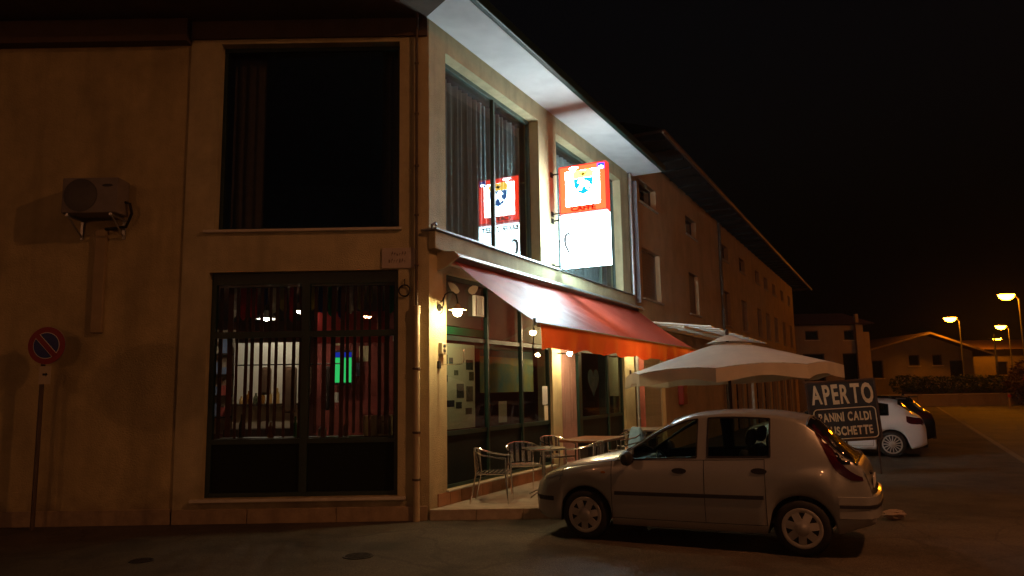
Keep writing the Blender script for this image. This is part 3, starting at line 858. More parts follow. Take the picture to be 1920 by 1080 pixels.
MB().lathe([(0, 2.44), (.03, 2.445), (.048, 2.47), (.048, 2.49), (.03, 2.51), (0, 2.515)], 14, c=(.06, -.26, 0)).build('globe', M['bulb'], sp, True)
MB().tube([(.06, -.2, 2.49), (.06, -.23, 2.49)], .016, 8).build('holder', M['iron'], sp)

# things on and behind the shop glass (front at local y 0.22)
pst = thing('photo_poster', 'tall cream poster of photographs inside the corner shop window', 'poster', F(0, 0), ROT)
MB().box(.53, 1.50, .112, .116, 1.21, 2.52).build('sheet', M['paper'], pst)
random.seed(11)
for (x, z, w_, h_, cc) in ((.60, 2.18, .06, .16, (.02, .02, .03)), (.70, 2.2, .09, .1, (.10, .11, .12)), (1.12, 2.12, .18, .16, (.05, .05, .04)), (1.2, 1.95, .12, .14, (.12, .08, .03)), (.60, 1.93, .06, .1, (.05, .05, .05)),
                           (.82, 2.03, .1, .08, (.18, .16, .11)), (.88, 1.68, .18, .22, (.06, .05, .045)), (1.12, 1.62, .17, .24, (.18, .13, .10)), (.60, 1.55, .22, .1, (.03, .02, .05)), (.86, 1.52, .14, .1, (.05, .03, .03)), (1.1, 1.42, .16, .1, (.16, .09, .07))):
    MB().box((x - .56) * 1.2 + .55, (x - .56) * 1.2 + .55 + w_ * 1.2, .108, .111, z, z + h_).build('photo', mat('photo_print', cc, 0.8, var=.5, scale=18), pst)
def sheet(name, label, cat, t, w_, z, h_, m, yy=0.082):
    o = MB().box(0, w_, 0, .003, 0, h_).build(name, M[m], None, False, F(t, -yy, z), ROT)
    return tag(o, label, cat, 'notices on the shop glass')
sheet('notice', 'grey notice sheet on the shop glass beside the middle pillar', 'notice', 4.02, .24, 1.50, .35, 'grey_paper')
sheet('notice', 'narrow cream notice under the grey sheet beside the middle pillar', 'notice', 4.10, .17, 1.20, .28, 'paper')
sheet('notice', 'small cream leaflet low on the middle shop pane', 'notice', 2.30, .30, 1.24, .36, 'paper', .11)
for (z, sx, lab, tt) in ((3.41, 1, 'right ivory leaf cut-out on the dark glass above the corner lamp', 1.38), (3.37, -1, 'left ivory leaf cut-out on the dark glass beside the corner lamp arm', .78)):
    pol = [(-.17, -.02), (-.13, -.06), (-.04, -.075), (.05, -.055), (.12, 0), (.17, .075), (.09, .085), (-.02, .075), (-.11, .035)]
    pol = [(x * sx, zz) for x, zz in pol]
    o = MB().plate(pol, 0, .004).build('leaf_decal', M['ivory'], None, False, F(tt, -.055, z), ROT)
    tag(o, lab, 'decal', 'ivory leaf decals')
vg = thing('vent_grille', 'white slatted vent grille set in the dark glass above the transom', 'vent', F(1.53, -.05, 3.16), ROT)
q = MB(); q.box(-.14, -.115, -.03, .03, -.17, .17); q.box(.115, .14, -.03, .03, -.17, .17); q.box(-.115, .115, -.03, .03, .145, .17); q.box(-.115, .115, -.03, .03, -.17, -.145)
q.build('frame', M['white'], vg)
for i in range(4):
    MB().box(-.085 + i * .05, -.065 + i * .05, -.015, .015, -.144, .144).build('slat', M['white'], vg)
MB().box(-.114, .114, .016, .03, -.144, .144).build('backing', M['black'], vg)
gs = MB().box(.53, 1.80, .112, .118, 2.66, 2.78)
tag(gs.build('green_band', mat('green_strip', (.01, .16, .07), .6, var=.2), None, False, F(0, 0), ROT), 'green strip of cloth along the transom behind the corner pane', 'strip')
tag(MB().box(.53, 1.80, .15, .156, 2.80, 3.48).build('inner_panel', mat('mauve_panel', (.20, .12, .10), .8, var=.15), None, False, F(0, 0), ROT), 'dull brown panel behind the corner transom pane', 'panel')
tag(MB().box(1.90, 4.25, .15, .156, 2.66, 3.46).build('inner_panel', mat('mauve_panel2', (.32, .22, .18), .8, var=.15), None, False, F(0, 0), ROT), 'long mauve panel behind the middle transom panes', 'panel')
po = thing('landscape_banner', 'wide yellow and teal landscape banner inside the middle shop panes', 'banner', F(2.0, -.30, 1.75), ROT)
MB().box(0, 2.1, 0, .006, 0, .75).build('sheet', mat('banner_print', (.42, .30, .05), .8, col2=(.10, .22, .22), scale=2.2), po)
MB().box(0, 2.1, -.003, -.001, .62, .75).build('top_strip', mat('banner_teal', (.05, .16, .17), .8, var=.3, scale=5), po)
# curtain in the doorway
def curtain(name, label, x0, x1, z0, z1, amp, wl, m, place, rot, solid_bottom=True, seed=1):
    random.seed(seed)
    n = max(30, int((x1 - x0) / wl * 8))
    ph = [random.uniform(0, 6.28) for _ in range(3)]
    mb_ = MB()
    rows = 6
    for j in range(rows + 1):
        z = z1 + (z0 - z1) * j / rows
        for i in range(n + 1):
            x = x0 + (x1 - x0) * i / n
            y = amp * (math.sin(2 * math.pi * x / wl + ph[0]) + .45 * math.sin(2 * math.pi * x / wl * .43 + ph[1] + j * .12) + .3 * math.sin(2 * math.pi * x / wl * 1.9 + ph[2]))
            mb_.v.append((x, y, z))
    for j in range(rows):
        for i in range(n):
            a = j * (n + 1) + i
            mb_.f.append((a, a + 1, a + n + 2, a + n + 1)); mb_.m.append(0)
    o = mb_.build(name, m, None, True, place, rot, ang=90)
    return tag(o, label, 'curtain', 'curtains behind the windows')
M['mauve'] = mat('mauve_curtain', (.30, .17, .15), .9, var=.1, scale=9)
curtain('door_curtain', 'mauve strip curtain hanging in the doorway beside the middle pillar', 4.79, 5.77, .17, 3.4, .012, .09, M['mauve'], F(0, -.09), ROT, seed=4)
curtain('sheer_curtain', 'grey sheer curtain behind the upper window nearest the corner', .5, 3.88, 4.2, 7.0, .035, .17, M['curtain'], F(0, -.45), ROT, seed=2)
curtain('sheer_curtain', 'grey sheer curtain behind the upper window below the lit sign', 4.85, 8.8, 4.2, 7.0, .035, .19, M['curtain'], F(0, -.45), ROT, seed=5)
curtain('side_curtain', 'drawn brown curtain at the left edge of the dark upper side window', -4.32, -3.82, 4.26, 7.2, .022, .145, M['curtain_brown'], (0, 11.25, 0), 0, seed=6)
curtain('side_curtain', 'narrow drawn brown curtain at the right edge of the dark upper side window', -1.98, -1.72, 4.26, 7.2, .03, .12, M['curtain_brown'], (0, 11.25, 0), 0, seed=8)
# posters in the second shop window
ph_ = thing('heart_poster', 'pale heart-shaped poster inside the second shop window', 'poster', F(6.85, -.12, 1.95), ROT)
hp = []
for i in range(28):
    a = 2 * math.pi * i / 28
    hp.append((.030 * 16 * math.sin(a) ** 3 * .9, .028 * (13 * math.cos(a) - 5 * math.cos(2 * a) - 2 * math.cos(3 * a) - math.cos(4 * a))))
MB().plate([(x * .8, z * .8) for x, z in hp], 0, .004).build('sheet', mat('grey_print', (.20, .20, .20), .9, var=.3, scale=9), ph_)
MB().box(-.12, .10, -.003, -.001, -.12, .10).build('print', mat('heart_print', (.25, .22, .2), .8, var=.6, scale=14), ph_)
sheet('notice', 'tall faded yellow poster at the right of the second shop window', 'poster', 7.80, .72, 1.6, 1.2, 'ivory', .112)

# ------------------------------------------------------------------ inside the cafe, behind the side window
bl = thing('slat_blind', 'row of dark red vertical slats hanging inside the lower side window', 'blind', (-4.36, 11.06, 0))
sl_mat = mat('slat_red', (.10, .022, .014), .7, var=.25, scale=5)
random.seed(60)
smes = [MB().box(0, w_, 0, .012, 1.16 + lo_, 3.38, bev=.003).mesh('slat', sl_mat) for w_, lo_ in ((.040, 0), (.052, .03), (.062, 0), (.075, .02), (.046, .05))]
for i in range(23):
    put('slat', random.choice(smes), bl, (0.02 + i * .1165 + random.uniform(-.022, .022), 0, 0), 0, rot=(0, R(random.uniform(-.35, .35)), R(random.uniform(-22, 22))))
random.seed(21)
fl_cols = [(.5, .03, .03), (.03, .25, .1), (.6, .52, .3), (.05, .06, .25), (.7, .66, .62), (.55, .08, .12), (.62, .58, .5), (.5, .4, .1), (.45, .05, .05)]
gl_ = thing('hanging_scarves', 'line of small coloured scarves hung across the top of the lower side window', 'scarves', (-4.3, 11.25, 0))
MB().tube([(0, 0, 3.40), (2.55, 0, 3.40)], .006, 6).build('cord', M['black'], gl_)
for i in range(17):
    w_ = random.uniform(.08, .13); h_ = random.uniform(.22, .5)
    x = .03 + i * .148
    mb_ = MB().plate([(0, 0), (w_, 0), (w_ * .95, -h_), (w_ * .5, -h_ - .05), (w_ * .05, -h_)], 0, .012)
    mb_.build('scarf', mat('scarf_cloth', random.choice(fl_cols), .9, var=.2, scale=9, trans=.6), gl_, False, (x, random.uniform(-.02, .02), 3.39))
def ibox(name, label, cat, x0, x1, y0, y1, z0, z1, m, group=None):
    o = MB().box(0, x1 - x0, 0, y1 - y0, 0, z1 - z0, bev=.006).build(name, m, None, False, (x0, y0, z0))
    return tag(o, label, cat, group)
crm = mat('bright_cream', (.80, .72, .60), .85, var=.05)
bk = thing('bar_back', 'bright cream bar back wall with a shelf of goods seen between the slats', 'shelf', (-5.36, 14.4, .15))
MB().box(0.0, 1.36, 0.0, .08, 1.0, 2.62).build('back_board', crm, bk)
MB().box(0.0, 1.36, -.28, -.003, 1.42, 1.46).build('shelf_board', M['dark_wood'], bk)
MB().box(0.0, 1.36, -.45, -.02, 0.0, 1.0).build('counter', M['dark_wood'], bk)
random.seed(5)
for i in range(9):
    h_ = random.uniform(.14, .3); r_ = random.uniform(.03, .05)
    MB().lathe([(0, 0), (r_, 0), (r_, h_ * .6), (r_ * .4, h_ * .8), (r_ * .4, h_), (0, h_)], 10).build('bottle', mat('bottle_glass', random.choice([(.25, .1, .02), (.5, .3, .1), (.3, .05, .03), (.1, .1, .05), (.5, .45, .35)]), .2), bk, True, (.08 + i * .135, -.15, 1.462))
pd = thing('pendant_lamp', 'white pendant lamp lighting the bar back inside the cafe', 'lamp', (-4.55, 13.75, 3.83))
MB().tube([(0, 0, 0), (0, 0, -.5)], .006, 6).build('cord', M['black'], pd)
MB().lathe([(.02, -.5), (.10, -.55), (.18, -.66), (.175, -.665), (.09, -.57), (.015, -.53)], 20).build('shade', M['white_metal'], pd, True)
MB().lathe([(0, -.70), (.045, -.68), (.06, -.64), (.045, -.60), (0, -.58)], 14).build('globe', glow('pendant_bulb', (1, .84, .70), 190.0), pd, True)
pd2 = dup(pd, (-3.6, 12.6, 3.83), 0, 'small pendant lamp added behind the slats to brighten the side window')  # extra lamp put in to light slats and scarves, not a known fitting
for c_ in pd2.children:
    if c_.name.startswith('globe'):
        me_ = c_.data.copy(); me_.materials.clear(); me_.materials.append(glow('fill_bulb', (1, .66, .45), 330.0)); c_.data = me_
ws = thing('wall_shelf', 'dim beige shelf unit with pale packets at the left of the side window', 'shelf', (-6.35, 14.6, .15))
MB().box(0, .9, 0, .05, .9, 2.9).build('back_board', mat('beige_board', (.45, .33, .24), .85, var=.1), ws)
for z_ in (1.2, 1.6, 2.0, 2.4):
    MB().box(0, .9, -.25, -.002, z_, z_ + .03).build('shelf_board', M['dark_wood'], ws)
    for q_ in range(5):
        h_ = random.uniform(.12, .28)
        MB().box(.05 + q_ * .17, .17 + q_ * .17, -.2, -.08, z_ + .031, z_ + .031 + h_).build('packet', mat('packet_print', random.choice([(.6, .5, .35), (.5, .1, .08), (.2, .25, .4), (.65, .62, .55), (.45, .3, .1)]), .6), ws)
tv = thing('television', 'wall television showing a bright green pitch inside the side window', 'television', (-3.36, 14.0, 1.98))
MB().box(-.04, .38, .0, .05, -.04, .60, bev=.01).build('case', M['black'], tv)
scr = MB(); scr.box(0, .34, -.006, -.001, 0, .46); scr.build('pitch_image', glow('screen_green', (.05, .75, .18), .9), tv)
MB().box(0, .34, -.006, -.001, .465, .56).build('stand_image', glow('screen_blue', (.02, .05, .6), .6), tv)
MB().tube([(.23, .05, .3), (.23, .5, .3)], .03, 6).build('wall_arm', M['black'], tv)
for i, (x, lab) in enumerate(((-2.22, 'left pale carton standing on the ledge inside the side window'), (-2.0, 'right pale carton with a dark bird mark inside the side window'))):
    b_ = thing('carton', lab, 'carton', (x, 11.12, 1.16), 0, 'cartons on the window ledge')
    MB().box(0, .20, 0, .2, 0, .29, bev=.006).build('box', mat('carton_card', (.50, .40, .24), .9, var=.1), b_)
    if i:
        MB().plate([(.05, .20), (.09, .215), (.15, .24), (.12, .20), (.09, .19)], -.004, -.001).build('bird_mark', M['black'], b_)
    MB().box(.0, .2, .08, .12, .2905, .293).build('tape', M['ivory'], b_)
ibox('window_ledge', 'dark ledge inside the lower side window carrying cartons', 'ledge', -4.38, -1.7, 11.10, 11.40, 1.08, 1.157, M['dark_wood'])
random.seed(77)
lab_ = ['tall dark bottle at the left end of the window ledge', 'short amber bottle left of the mullion on the window ledge', 'green bottle just left of the mullion on the window ledge', 'clear glass jug right of the mullion on the window ledge', 'small brown bottle midway along the right pane ledge']
for i, (x, h_, r_, c_) in enumerate(((-4.05, .34, .04, (.02, .03, .02)), (-3.62, .22, .045, (.35, .14, .02)), (-3.25, .30, .038, (.03, .16, .05)), (-2.85, .20, .06, (.5, .5, .48)), (-2.5, .26, .036, (.16, .07, .03)))):
    tag(MB().lathe([(0, 0), (r_, 0), (r_, h_ * .55), (r_ * .4, h_ * .75), (r_ * .38, h_), (0, h_)], 12).build('bottle', mat('ledge_glass', c_, .15), None, True, (x, 11.25, 1.158)), lab_[i], 'bottle', 'bottles on the window ledge')
rw = thing('red_glow_panel', 'red wall panel with pale cards added for a reddish glow across the cafe interior', 'interior panel', (-3.75, 13.6, .15))  # red wall panel added so the room behind the slats glows reddish
MB().box(0, 3.0, .75, .81, 0, 3.2).build('board', mat('red_board', (.24, .045, .035), .85, var=.3, scale=3), rw)
for i in range(14):
    x_ = random.uniform(.05, 2.8); z_ = random.uniform(1.1, 2.9)
    MB().box(x_, x_ + random.uniform(.08, .2), .742, .748, z_, z_ + random.uniform(.1, .3)).build('card', mat('card_print', random.choice([(.65, .6, .52), (.5, .12, .14), (.6, .5, .3), (.3, .3, .45)]), .9), rw)
hc = thing('coat_row', 'dark coats hung between the slats and the bright bar back', 'coats', (-4.9, 13.2, 0))
MB().tube([(0, 0, 2.3), (1.9, 0, 2.3)], .012, 6).build('rail', M['iron'], hc)
for i, x_ in enumerate((.55, .98, 1.25, 1.62)):
    w_ = random.uniform(.14, .24); h_ = random.uniform(.5, .85)
    MB().box(x_ - w_ / 2, x_ + w_ / 2, -.06, .06, 2.28 - h_, 2.26, bev=.05).build('coat', mat('coat_cloth', random.choice([(.03, .02, .02), (.10, .02, .02), (.05, .05, .06), (.16, .10, .07)]), .9, var=.2), hc)
ibox('red_banner', 'red banner hung high inside the cafe behind the slats', 'banner', -3.35, -2.1, 12.6, 12.62, 2.62, 3.15, mat('red_banner', (.5, .03, .03), .9, var=.2))

# ------------------------------------------------------------------ fittings on the side wall
np_ = thing('no_parking_sign', 'round blue and red no-parking sign on a thin post by the side wall', 'sign', (-6.62, 10.55, 0))
MB().lathe([(0, 0), (.03, 0), (.03, 2.75), (.02, 2.76), (0, 2.76)], 12).build('post', M['pipe_dark'], np_, True)
def disc_at(name, r, y, m, n=32, par=np_, c=(.06, 2.52), t=.004):
    MB().plate([(c[0] + r * math.cos(2 * math.pi * i / n), c[1] + r * math.sin(2 * math.pi * i / n)) for i in range(n)], y, y + t).build(name, M[m], par)
disc_at('backing_disc', .265, -.044, 'zinc', t=.012)
disc_at('red_ring', .262, -.050, 'red')
disc_at('white_edge', .185, -.055, 'white')
disc_at('blue_field', .176, -.060, 'blue')
def diag(name, hw, y, m, r):
    a = R(-47); dx, dz = math.cos(a), math.sin(a)
    P = [(.06 + dx * s * r - dz * q * hw, 2.52 + dz * s * r + dx * q * hw) for s, q in ((-1, -1), (1, -1), (1, 1), (-1, 1))]
    MB().plate(P, y, y + .004).build(name, M[m], np_)
diag('white_bar', .042, -.065, 'white', .178)
diag('red_bar', .034, -.070, 'red', .19)
MB().box(-.02, .14, -.046, -.038, 1.98, 2.23).build('arrow_plate', M['cream_metal'], np_)
MB().plate([(.03, 2.10), (.075, 2.10), (.075, 2.085), (.105, 2.115), (.075, 2.145), (.075, 2.13), (.03, 2.13)], -.050, -.0465).build('arrow', M['black'], np_)

ac = thing('air_conditioner', 'pale outdoor air-conditioning unit on brackets high on the side wall', 'air conditioner', (-6.03, 10.83, 4.34))
MB().box(-.40, .40, -.42, -.09, .06, .58, bev=.015).build('casing', mat('ac_casing', (.24, .21, .19), .6, var=.15, scale=5), ac)
q = MB()
q.lathe([(.225, -.436), (.24, -.43), (.24, -.42), (.215, -.42)], 28, axis='y', c=(-.13, 0, .32))
q.build('fan_rim', M['lampgrey'], ac, True)
MB().lathe([(0, -.424), (.215, -.424), (.215, -.4205), (0, -.4205)], 28, axis='y', c=(-.13, 0, .32)).build('fan_opening', M['black'], ac)
gr = MB()
for r_ in (.05, .10, .15, .20):
    gr.tube([(-.13 + r_ * math.cos(2 * math.pi * i / 24), -.434, .32 + r_ * math.sin(2 * math.pi * i / 24)) for i in range(24)], .004, 5, closed=True)
for i in range(8):
    a = math.pi * i / 4
    gr.tube([(-.13, -.434, .32), (-.13 + .225 * math.cos(a), -.434, .32 + .225 * math.sin(a))], .004, 5)
gr.build('fan_grille', M['lampgrey'], ac)
MB().plate([(.25 + .08 * math.cos(R(30) * i), .46 + .022 * math.sin(R(30) * i)) for i in range(12)], -.4235, -.4205).build('badge', M['black'], ac)
for x in (-.31, .31):
    b_ = MB(); b_.box(x - .02, x + .02, -.42, -.002, .02, .058); b_.box(x - .02, x + .02, -.03, -.002, -.25, .02)
    b_.tube([(x, -.38, .02), (x, -.02, -.22)], .014, 6)
    b_.build('bracket', M['zinc'], ac)
b_ = MB(); b_.tube([(.40, -.2, .26), (.47, -.2, .24), (.49, -.17, .1), (.38, -.1, -.08), (.05, -.05, -.1)], .022, 8)
b_.build('hose', M['black'], ac, True)
MB().box(-.09, .07, -.06, -.001, -1.63, -.10, bev=.01).build('duct', mat('duct_paint', (.42, .32, .17), .7, var=.1), ac)
pq = thing('street_plaque', 'pale marble street-name plaque above the lower side window near the corner', 'plaque', (-1.66, 10.80, 3.735))
MB().box(-.24, .24, -.024, -.003, -.15, .15, bev=.004).build('slab', mat('marble', (.50, .42, .36), .5, var=.1, scale=8), pq)
wm = mat('worn_lettering', (.20, .15, .12), .8)
random.seed(9)
for (z, x0_, nn) in ((.055, -.10, 6), (-.05, -.14, 7)):      # worn, unreadable carved characters
    for i in range(nn):
        x = x0_ + i * .038
        c_ = MB(); c_.box(x, x + .006, -.026, -.0245, z - .02, z + .02); c_.box(x + .008, x + .022, -.026, -.0245, z + random.choice((-.02, 0, .014)), z + random.choice((-.02, 0, .014)) + .006 + .02)
        c_.build('worn_letter', wm, pq)
hr = thing('iron_ring', 'dark iron ring hanging from a hook beside the lower side window', 'ring', (-1.565, 10.80, 3.25))
MB().tube([(.082 * math.cos(2 * math.pi * i / 24), -.03, .082 * math.sin(2 * math.pi * i / 24)) for i in range(24)], .011, 8, closed=True).build('ring', M['iron'], hr, True)
MB().tube([(0, 0, .17), (0, -.03, .16), (0, -.035, .09)], .007, 6).build('hook', M['iron'], hr)

# ------------------------------------------------------------------ street lamps
def street_lamp(loc, rotz, h, label, arm=1.6, near=False, lens=None, big=1.0):
    o = thing('street_lamp', label, 'street lamp', loc, rotz, 'sodium street lamps')
    MB().lathe([(0, 0), (.10, 0), (.10, .9), (.075, 1.0), (.045, h), (0, h + .02)], 12).build('pole', M['lampgrey'], o, True)
    MB().tube([(0, 0, h - .05), (-.15, 0, h + .12), (-arm * .5, 0, h + .22), (-arm, 0, h + .25)], .035, 8).build('arm', M['lampgrey'], o, True)
    hd = MB()
    prof = [(-.42, .0), (-.36, .05), (-.2, .09), (0, .10), (.2, .08), (.34, .04)]
    vs, fs = [], []
    n = 10
    for x, hh in prof:
        for j in range(n + 1):
            a = math.pi * j / n
            vs.append((-arm + x, .17 * math.cos(a) * (1 - (x / .6) ** 2), h + .26 + hh * math.sin(a)))
    for i in range(len(prof) - 1):
        for j in range(n):
            a = i * (n + 1) + j
            fs.append((a, a + 1, a + n + 2, a + n + 1))
    hd.add(vs, fs)
    hd.build('head', M['lampgrey'], o, True)
    ln = MB()
    vs, fs = [], []
    for i in range(9):
        x = -.36 + .62 * i / 8
        k2 = math.sqrt(max(0.0, 1 - ((x + .05) / .315) ** 2))
        for j in range(n + 1):
            a = math.pi * j / n
            vs.append((-arm + x * big, .155 * big * math.cos(a) * k2, h + .255 - .13 * big * big * k2 * math.sin(a)))
    for i in range(8):
        for j in range(n):
            a = i * (n + 1) + j
            fs.append((a, a + 1, a + n + 2, a + n + 1))
    ln.add(vs, fs)
    ln.build('lens', lens or (M['orange_lens'] if near else M['orange_far']), o, True)
    return o
LR = -AZ      # arms reach across the street, square to the fronts
p = F(-1.9, 12.3); street_lamp((p.x, p.y, 0), LR, 9.2, 'street lamp across the road just right of the car park', 1.6, True)
p = F(24, 14.6); street_lamp((p.x, p.y, 0), LR, 8.2, 'street lamp across the road out beyond the right edge of the view', 1.6, lens=M['orange_left'])
def far_lamp(x, y, h, label, arm=1.3): street_lamp((x - .75, y, 0), 0, h, label, .66, big=1.65)
far_lamp(32.05, 45.9, 6.85, 'nearest visible street lamp at the right edge of the view')
far_lamp(37.6, 61.5, 6.8, 'street lamp rising beside the low gabled house', 1.5)
far_lamp(48.3, 71.6, 6.8, 'upper of the two distant street lamps at the right edge', 1.2)
far_lamp(61.3, 92.4, 6.8, 'lower of the two distant street lamps at the right edge', 1.2)
street_lamp((-9.6, -31.3, 0), R(0), 6.9, 'street lamp mirrored in the upper panes of the side window', .7, lens=M['orange_back'])
street_lamp((-22.8, -62, 0), R(0), 6.9, 'street lamp mirrored low in the panes of the side window', .7, lens=M['orange_back'])
street_lamp((-17.5, -4.5, 0), R(180), 8.0, 'street lamp out beyond the left edge of the view', 1.2, lens=M['orange_left'])

tm_ = thing('shadow_caster', 'oval plate on a post added unseen behind the viewpoint to shade the side wall', 'shadow caster', (-6.75, -2.0, 0))  # unseen object added only to cast the broad oval shadow on the wall
MB().lathe([(0, 0), (.07, 0), (.06, 3.3), (0, 3.32)], 12).build('post', M['lampgrey'], tm_, True)
MB().plate([(.62 * math.cos(R(11.25) * i), 3.50 + .44 * math.sin(R(11.25) * i)) for i in range(32)], -.08, .0).build('backing', M['red'], tm_)
MB().plate([(.55 * math.cos(R(11.25) * i), 3.50 + .38 * math.sin(R(11.25) * i)) for i in range(32)], .002, .02).build('caster_face', M['alu'], tm_)
# ------------------------------------------------------------------ long terracotta house
HB = thing('terracotta_house', 'long dark terracotta terrace with deep eaves and rows of shuttered windows', 'house', F(9.6, 0), ROT)
M['terra'] = mat('terracotta_stucco', (0.60, 0.41, 0.22), 0.9, var=.15, scale=1.2, bump=.3, bscale=60, stain=.4)
M['terra2'] = mat('brown_stucco', (0.55, 0.38, 0.21), 0.9, var=.15, scale=1.4, bump=.3, bscale=60, stain=.4)
M['shutter'] = mat('shutter_slats', (0.26, 0.19, 0.14), .7, var=.1, scale=6)
M['stone'] = mat('pale_stone', (0.45, 0.38, 0.29), .7, var=.1, scale=6)
LEN = 35.0
big = [(0.9, 1.75), (6.1, 1.35), (11.75, 1.35), (15.6, 1.35), (19.9, 1.3), (22.6, 1.3), (25.6, 1.3), (29.0, 1.3), (32.3, 1.3)]
sml = [(0.9, 1.6), (6.0, 1.45), (11.75, 1.35), (15.6, 1.35), (19.9, 1.2), (22.6, 1.2), (25.6, 1.2), (29.0, 1.2), (32.3, 1.2)]
gnd = [(0.05, 2.6, 2.72), (10.7, 1.2, 2.6), (13.3, 1.0, 2.6), (15.6, 1.3, 2.7), (18.3, 1.1, 2.6), (20.6, 1.2, 2.6), (23.3, 1.3, 2.7), (26.4, 1.1, 2.6), (29.2, 1.2, 2.6), (32.2, 1.3, 2.6)]
for a, b, mm in ((0.0, 11.2, 'terra'), (11.205, LEN, 'terra2')):
    hs = [(x, x + w_, 4.22, 5.62) for x, w_ in big if a <= x < b] + [(x, x + w_, 6.92, 7.55) for x, w_ in sml if a <= x < b] + [(x, min(x + w_, 11.19 if a == 0 else 99), 0.0, h_) for x, w_, h_ in gnd if a <= x < b]
    hs = [h for h in hs]
    wall_holes(MB(), 0, 1, 0, 1, [], 0, 1)
    mb = MB(); wall_holes(mb, a, b, 0, 8.35, hs, 0, .35); mb.build('wall', M[mm], HB)
for i, (x, w_) in enumerate(big):
    f = MB(); f.box(x, x + .06, .14, .2, 4.22, 5.62); f.box(x + w_ - .06, x + w_, .14, .2, 4.22, 5.62); f.box(x + .06, x + w_ - .06, .14, .2, 5.54, 5.62); f.box(x + .06, x + w_ - .06, .14, .2, 4.22, 4.28)
    lit = i >= 4
    w2 = f.build('window', M['stone'] if lit else M['shutter'], HB)
    if lit:
        MB().box(x + .06, x + w_ - .06, .165, .172, 4.28, 5.54).build('pane', M['blackglass'], w2)
        MB().box(x + w_ / 2 - .03, x + w_ / 2 + .03, .13, .163, 4.28, 5.54).build('glazing_bar', M['stone'], w2)
    else:
        for s_ in range(14):
            MB().box(x + .06, x + w_ - .06, .150, .185, 4.28 + s_ * .09, 4.28 + s_ * .09 + .086).build('slat', M['shutter'], w2)
    MB().box(x - .08, x + w_ + .08, -.07, .14, 4.165, 4.215, bev=.006).build('sill', M['stone'], w2)
for x, w_ in sml:
    f = MB(); f.box(x, x + .05, .16, .21, 6.92, 7.55); f.box(x + w_ - .05, x + w_, .16, .21, 6.92, 7.55); f.box(x + .05, x + w_ - .05, .16, .21, 7.5, 7.55); f.box(x + .05, x + w_ - .05, .16, .21, 6.92, 6.97)
    w2 = f.build('window', M['dark_wood'], HB)
    MB().box(x + .05, x + w_ - .05, .18, .187, 6.97, 7.5).build('pane', M['blackglass'], w2)
    MB().box(x - .07, x + w_ + .07, -.06, .15, 6.865, 6.915, bev=.006).build('sill', M['stone'], w2)
for i, (x, w_, h_) in enumerate(gnd):
    w_ = min(w_, 11.19 - x) if x < 11.2 else w_
    if i == 0:
        rs = MB(); rs.box(x, x + .05, .1, .16, 0, h_); rs.box(x + w_ - .05, x + w_, .1, .16, 0, h_); rs.box(x + .05, x + w_ - .05, .1, .16, h_ - .1, h_)
        r_ = rs.build('roller_shutter', M['cream_metal'], HB)
        me = MB().box(x + .05, x + w_ - .05, .118, .135, 0, .098, bev=.01).mesh('shutter_slat', M['cream_metal'])
        for s_ in range(26): put('shutter_slat', me, r_, (0, 0, .01 + s_ * .1))
    else:
        d_ = MB(); d_.box(x, x + .07, .12, .2, 0, h_); d_.box(x + w_ - .07, x + w_, .12, .2, 0, h_); d_.box(x + .07, x + w_ - .07, .12, .2, h_ - .08, h_)
        dd = d_.build('door', M['dark_wood'] if i % 3 else M['stone'], HB)
        MB().box(x + .07, x + w_ - .07, .15, .18, 0, h_ - .08).build('door_leaf', M['dark_wood'] if i % 2 else M['blackglass'], dd)
        MB().tube([(x + w_ - .16, .12, 1.0), (x + w_ - .16, .12, 1.18)], .012, 6).build('handle', M['zinc'], dd)
for x in (12.4, 14.7, 17.3, 19.7, 22.2, 25.1, 28.0, 30.9):
    MB().box(x - .14, x + .14, -.06, -.003, 0, 2.9, bev=.01).build('pilaster', M['stone'], HB)
MB().box(11.4, LEN - .1, -.08, -.003, 2.95, 3.12, bev=.01).build('string_course', M['terra2'], HB)
# eaves: slab, rafters, gutter, pitched roof
ev = MB(); ev.box(-.2, LEN + 2.2, -1.0, .4, 8.355, 8.44)
M['eave_wood'] = mat('eave_wood', (.016, .011, .008), .8, var=.2, scale=5)
rr = ev.build('roof', M['eave_wood'], HB)
for i in range(36):
    MB().box(.2 + i * 1.0, .28 + i * 1.0, -.95, -.005, 8.29, 8.352).build('rafter', M['eave_wood'], rr)
gt = MB().box(-.2, LEN + 2.2, -1.10, -1.0, 8.32, 8.44, bev=.03)
gt.build('gutter', mat('copper_gutter', (.20, .12, .07), .4, metal=.5, var=.3, scale=1.5), rr)
pf = MB(); pf.add([(-.2, -1.05, 8.445), (LEN + 2.2, -1.05, 8.445), (LEN + 2.2, 5, 10.6), (-.2, 5, 10.6)], [(0, 1, 2, 3)])
pf.build('roof_cover', M['rooftile'], rr)
MB().box(20.2, 20.9, 2.5, 3.2, 9.3, 11.1).box(20.1, 21.0, 2.4, 3.3, 11.1, 11.25).build('chimney', M['terra2'], rr)
MB().box(LEN - .3, LEN, .36, 8, 0, 8.35).build('end_wall', M['terra2'], HB)
MB().box(0, .3, .36, 8, 0, 8.35).build('end_wall', M['terra'], HB)
dp = thing('rain_pipe', 'dark rain pipe dividing the long terracotta house', 'pipe', F(20.8, .07))
MB().tube([(0, 0, .0), (0, 0, 8.0), (.0, 0, 8.25)], .06, 8).build('pipe_run', M['pipe_dark'], dp, True)
for z in (1.5, 3.8, 6.0, 7.9):
    MB().lathe([(.065, z), (.075, z + .01), (.075, z + .04), (.065, z + .05)], 10).build('pipe_clip', M['pipe_dark'], dp)
rb = thing('red_box', 'dark red wall box beside the roller shutter of the terracotta house', 'box', F(13.9, .001, 1.25), ROT)
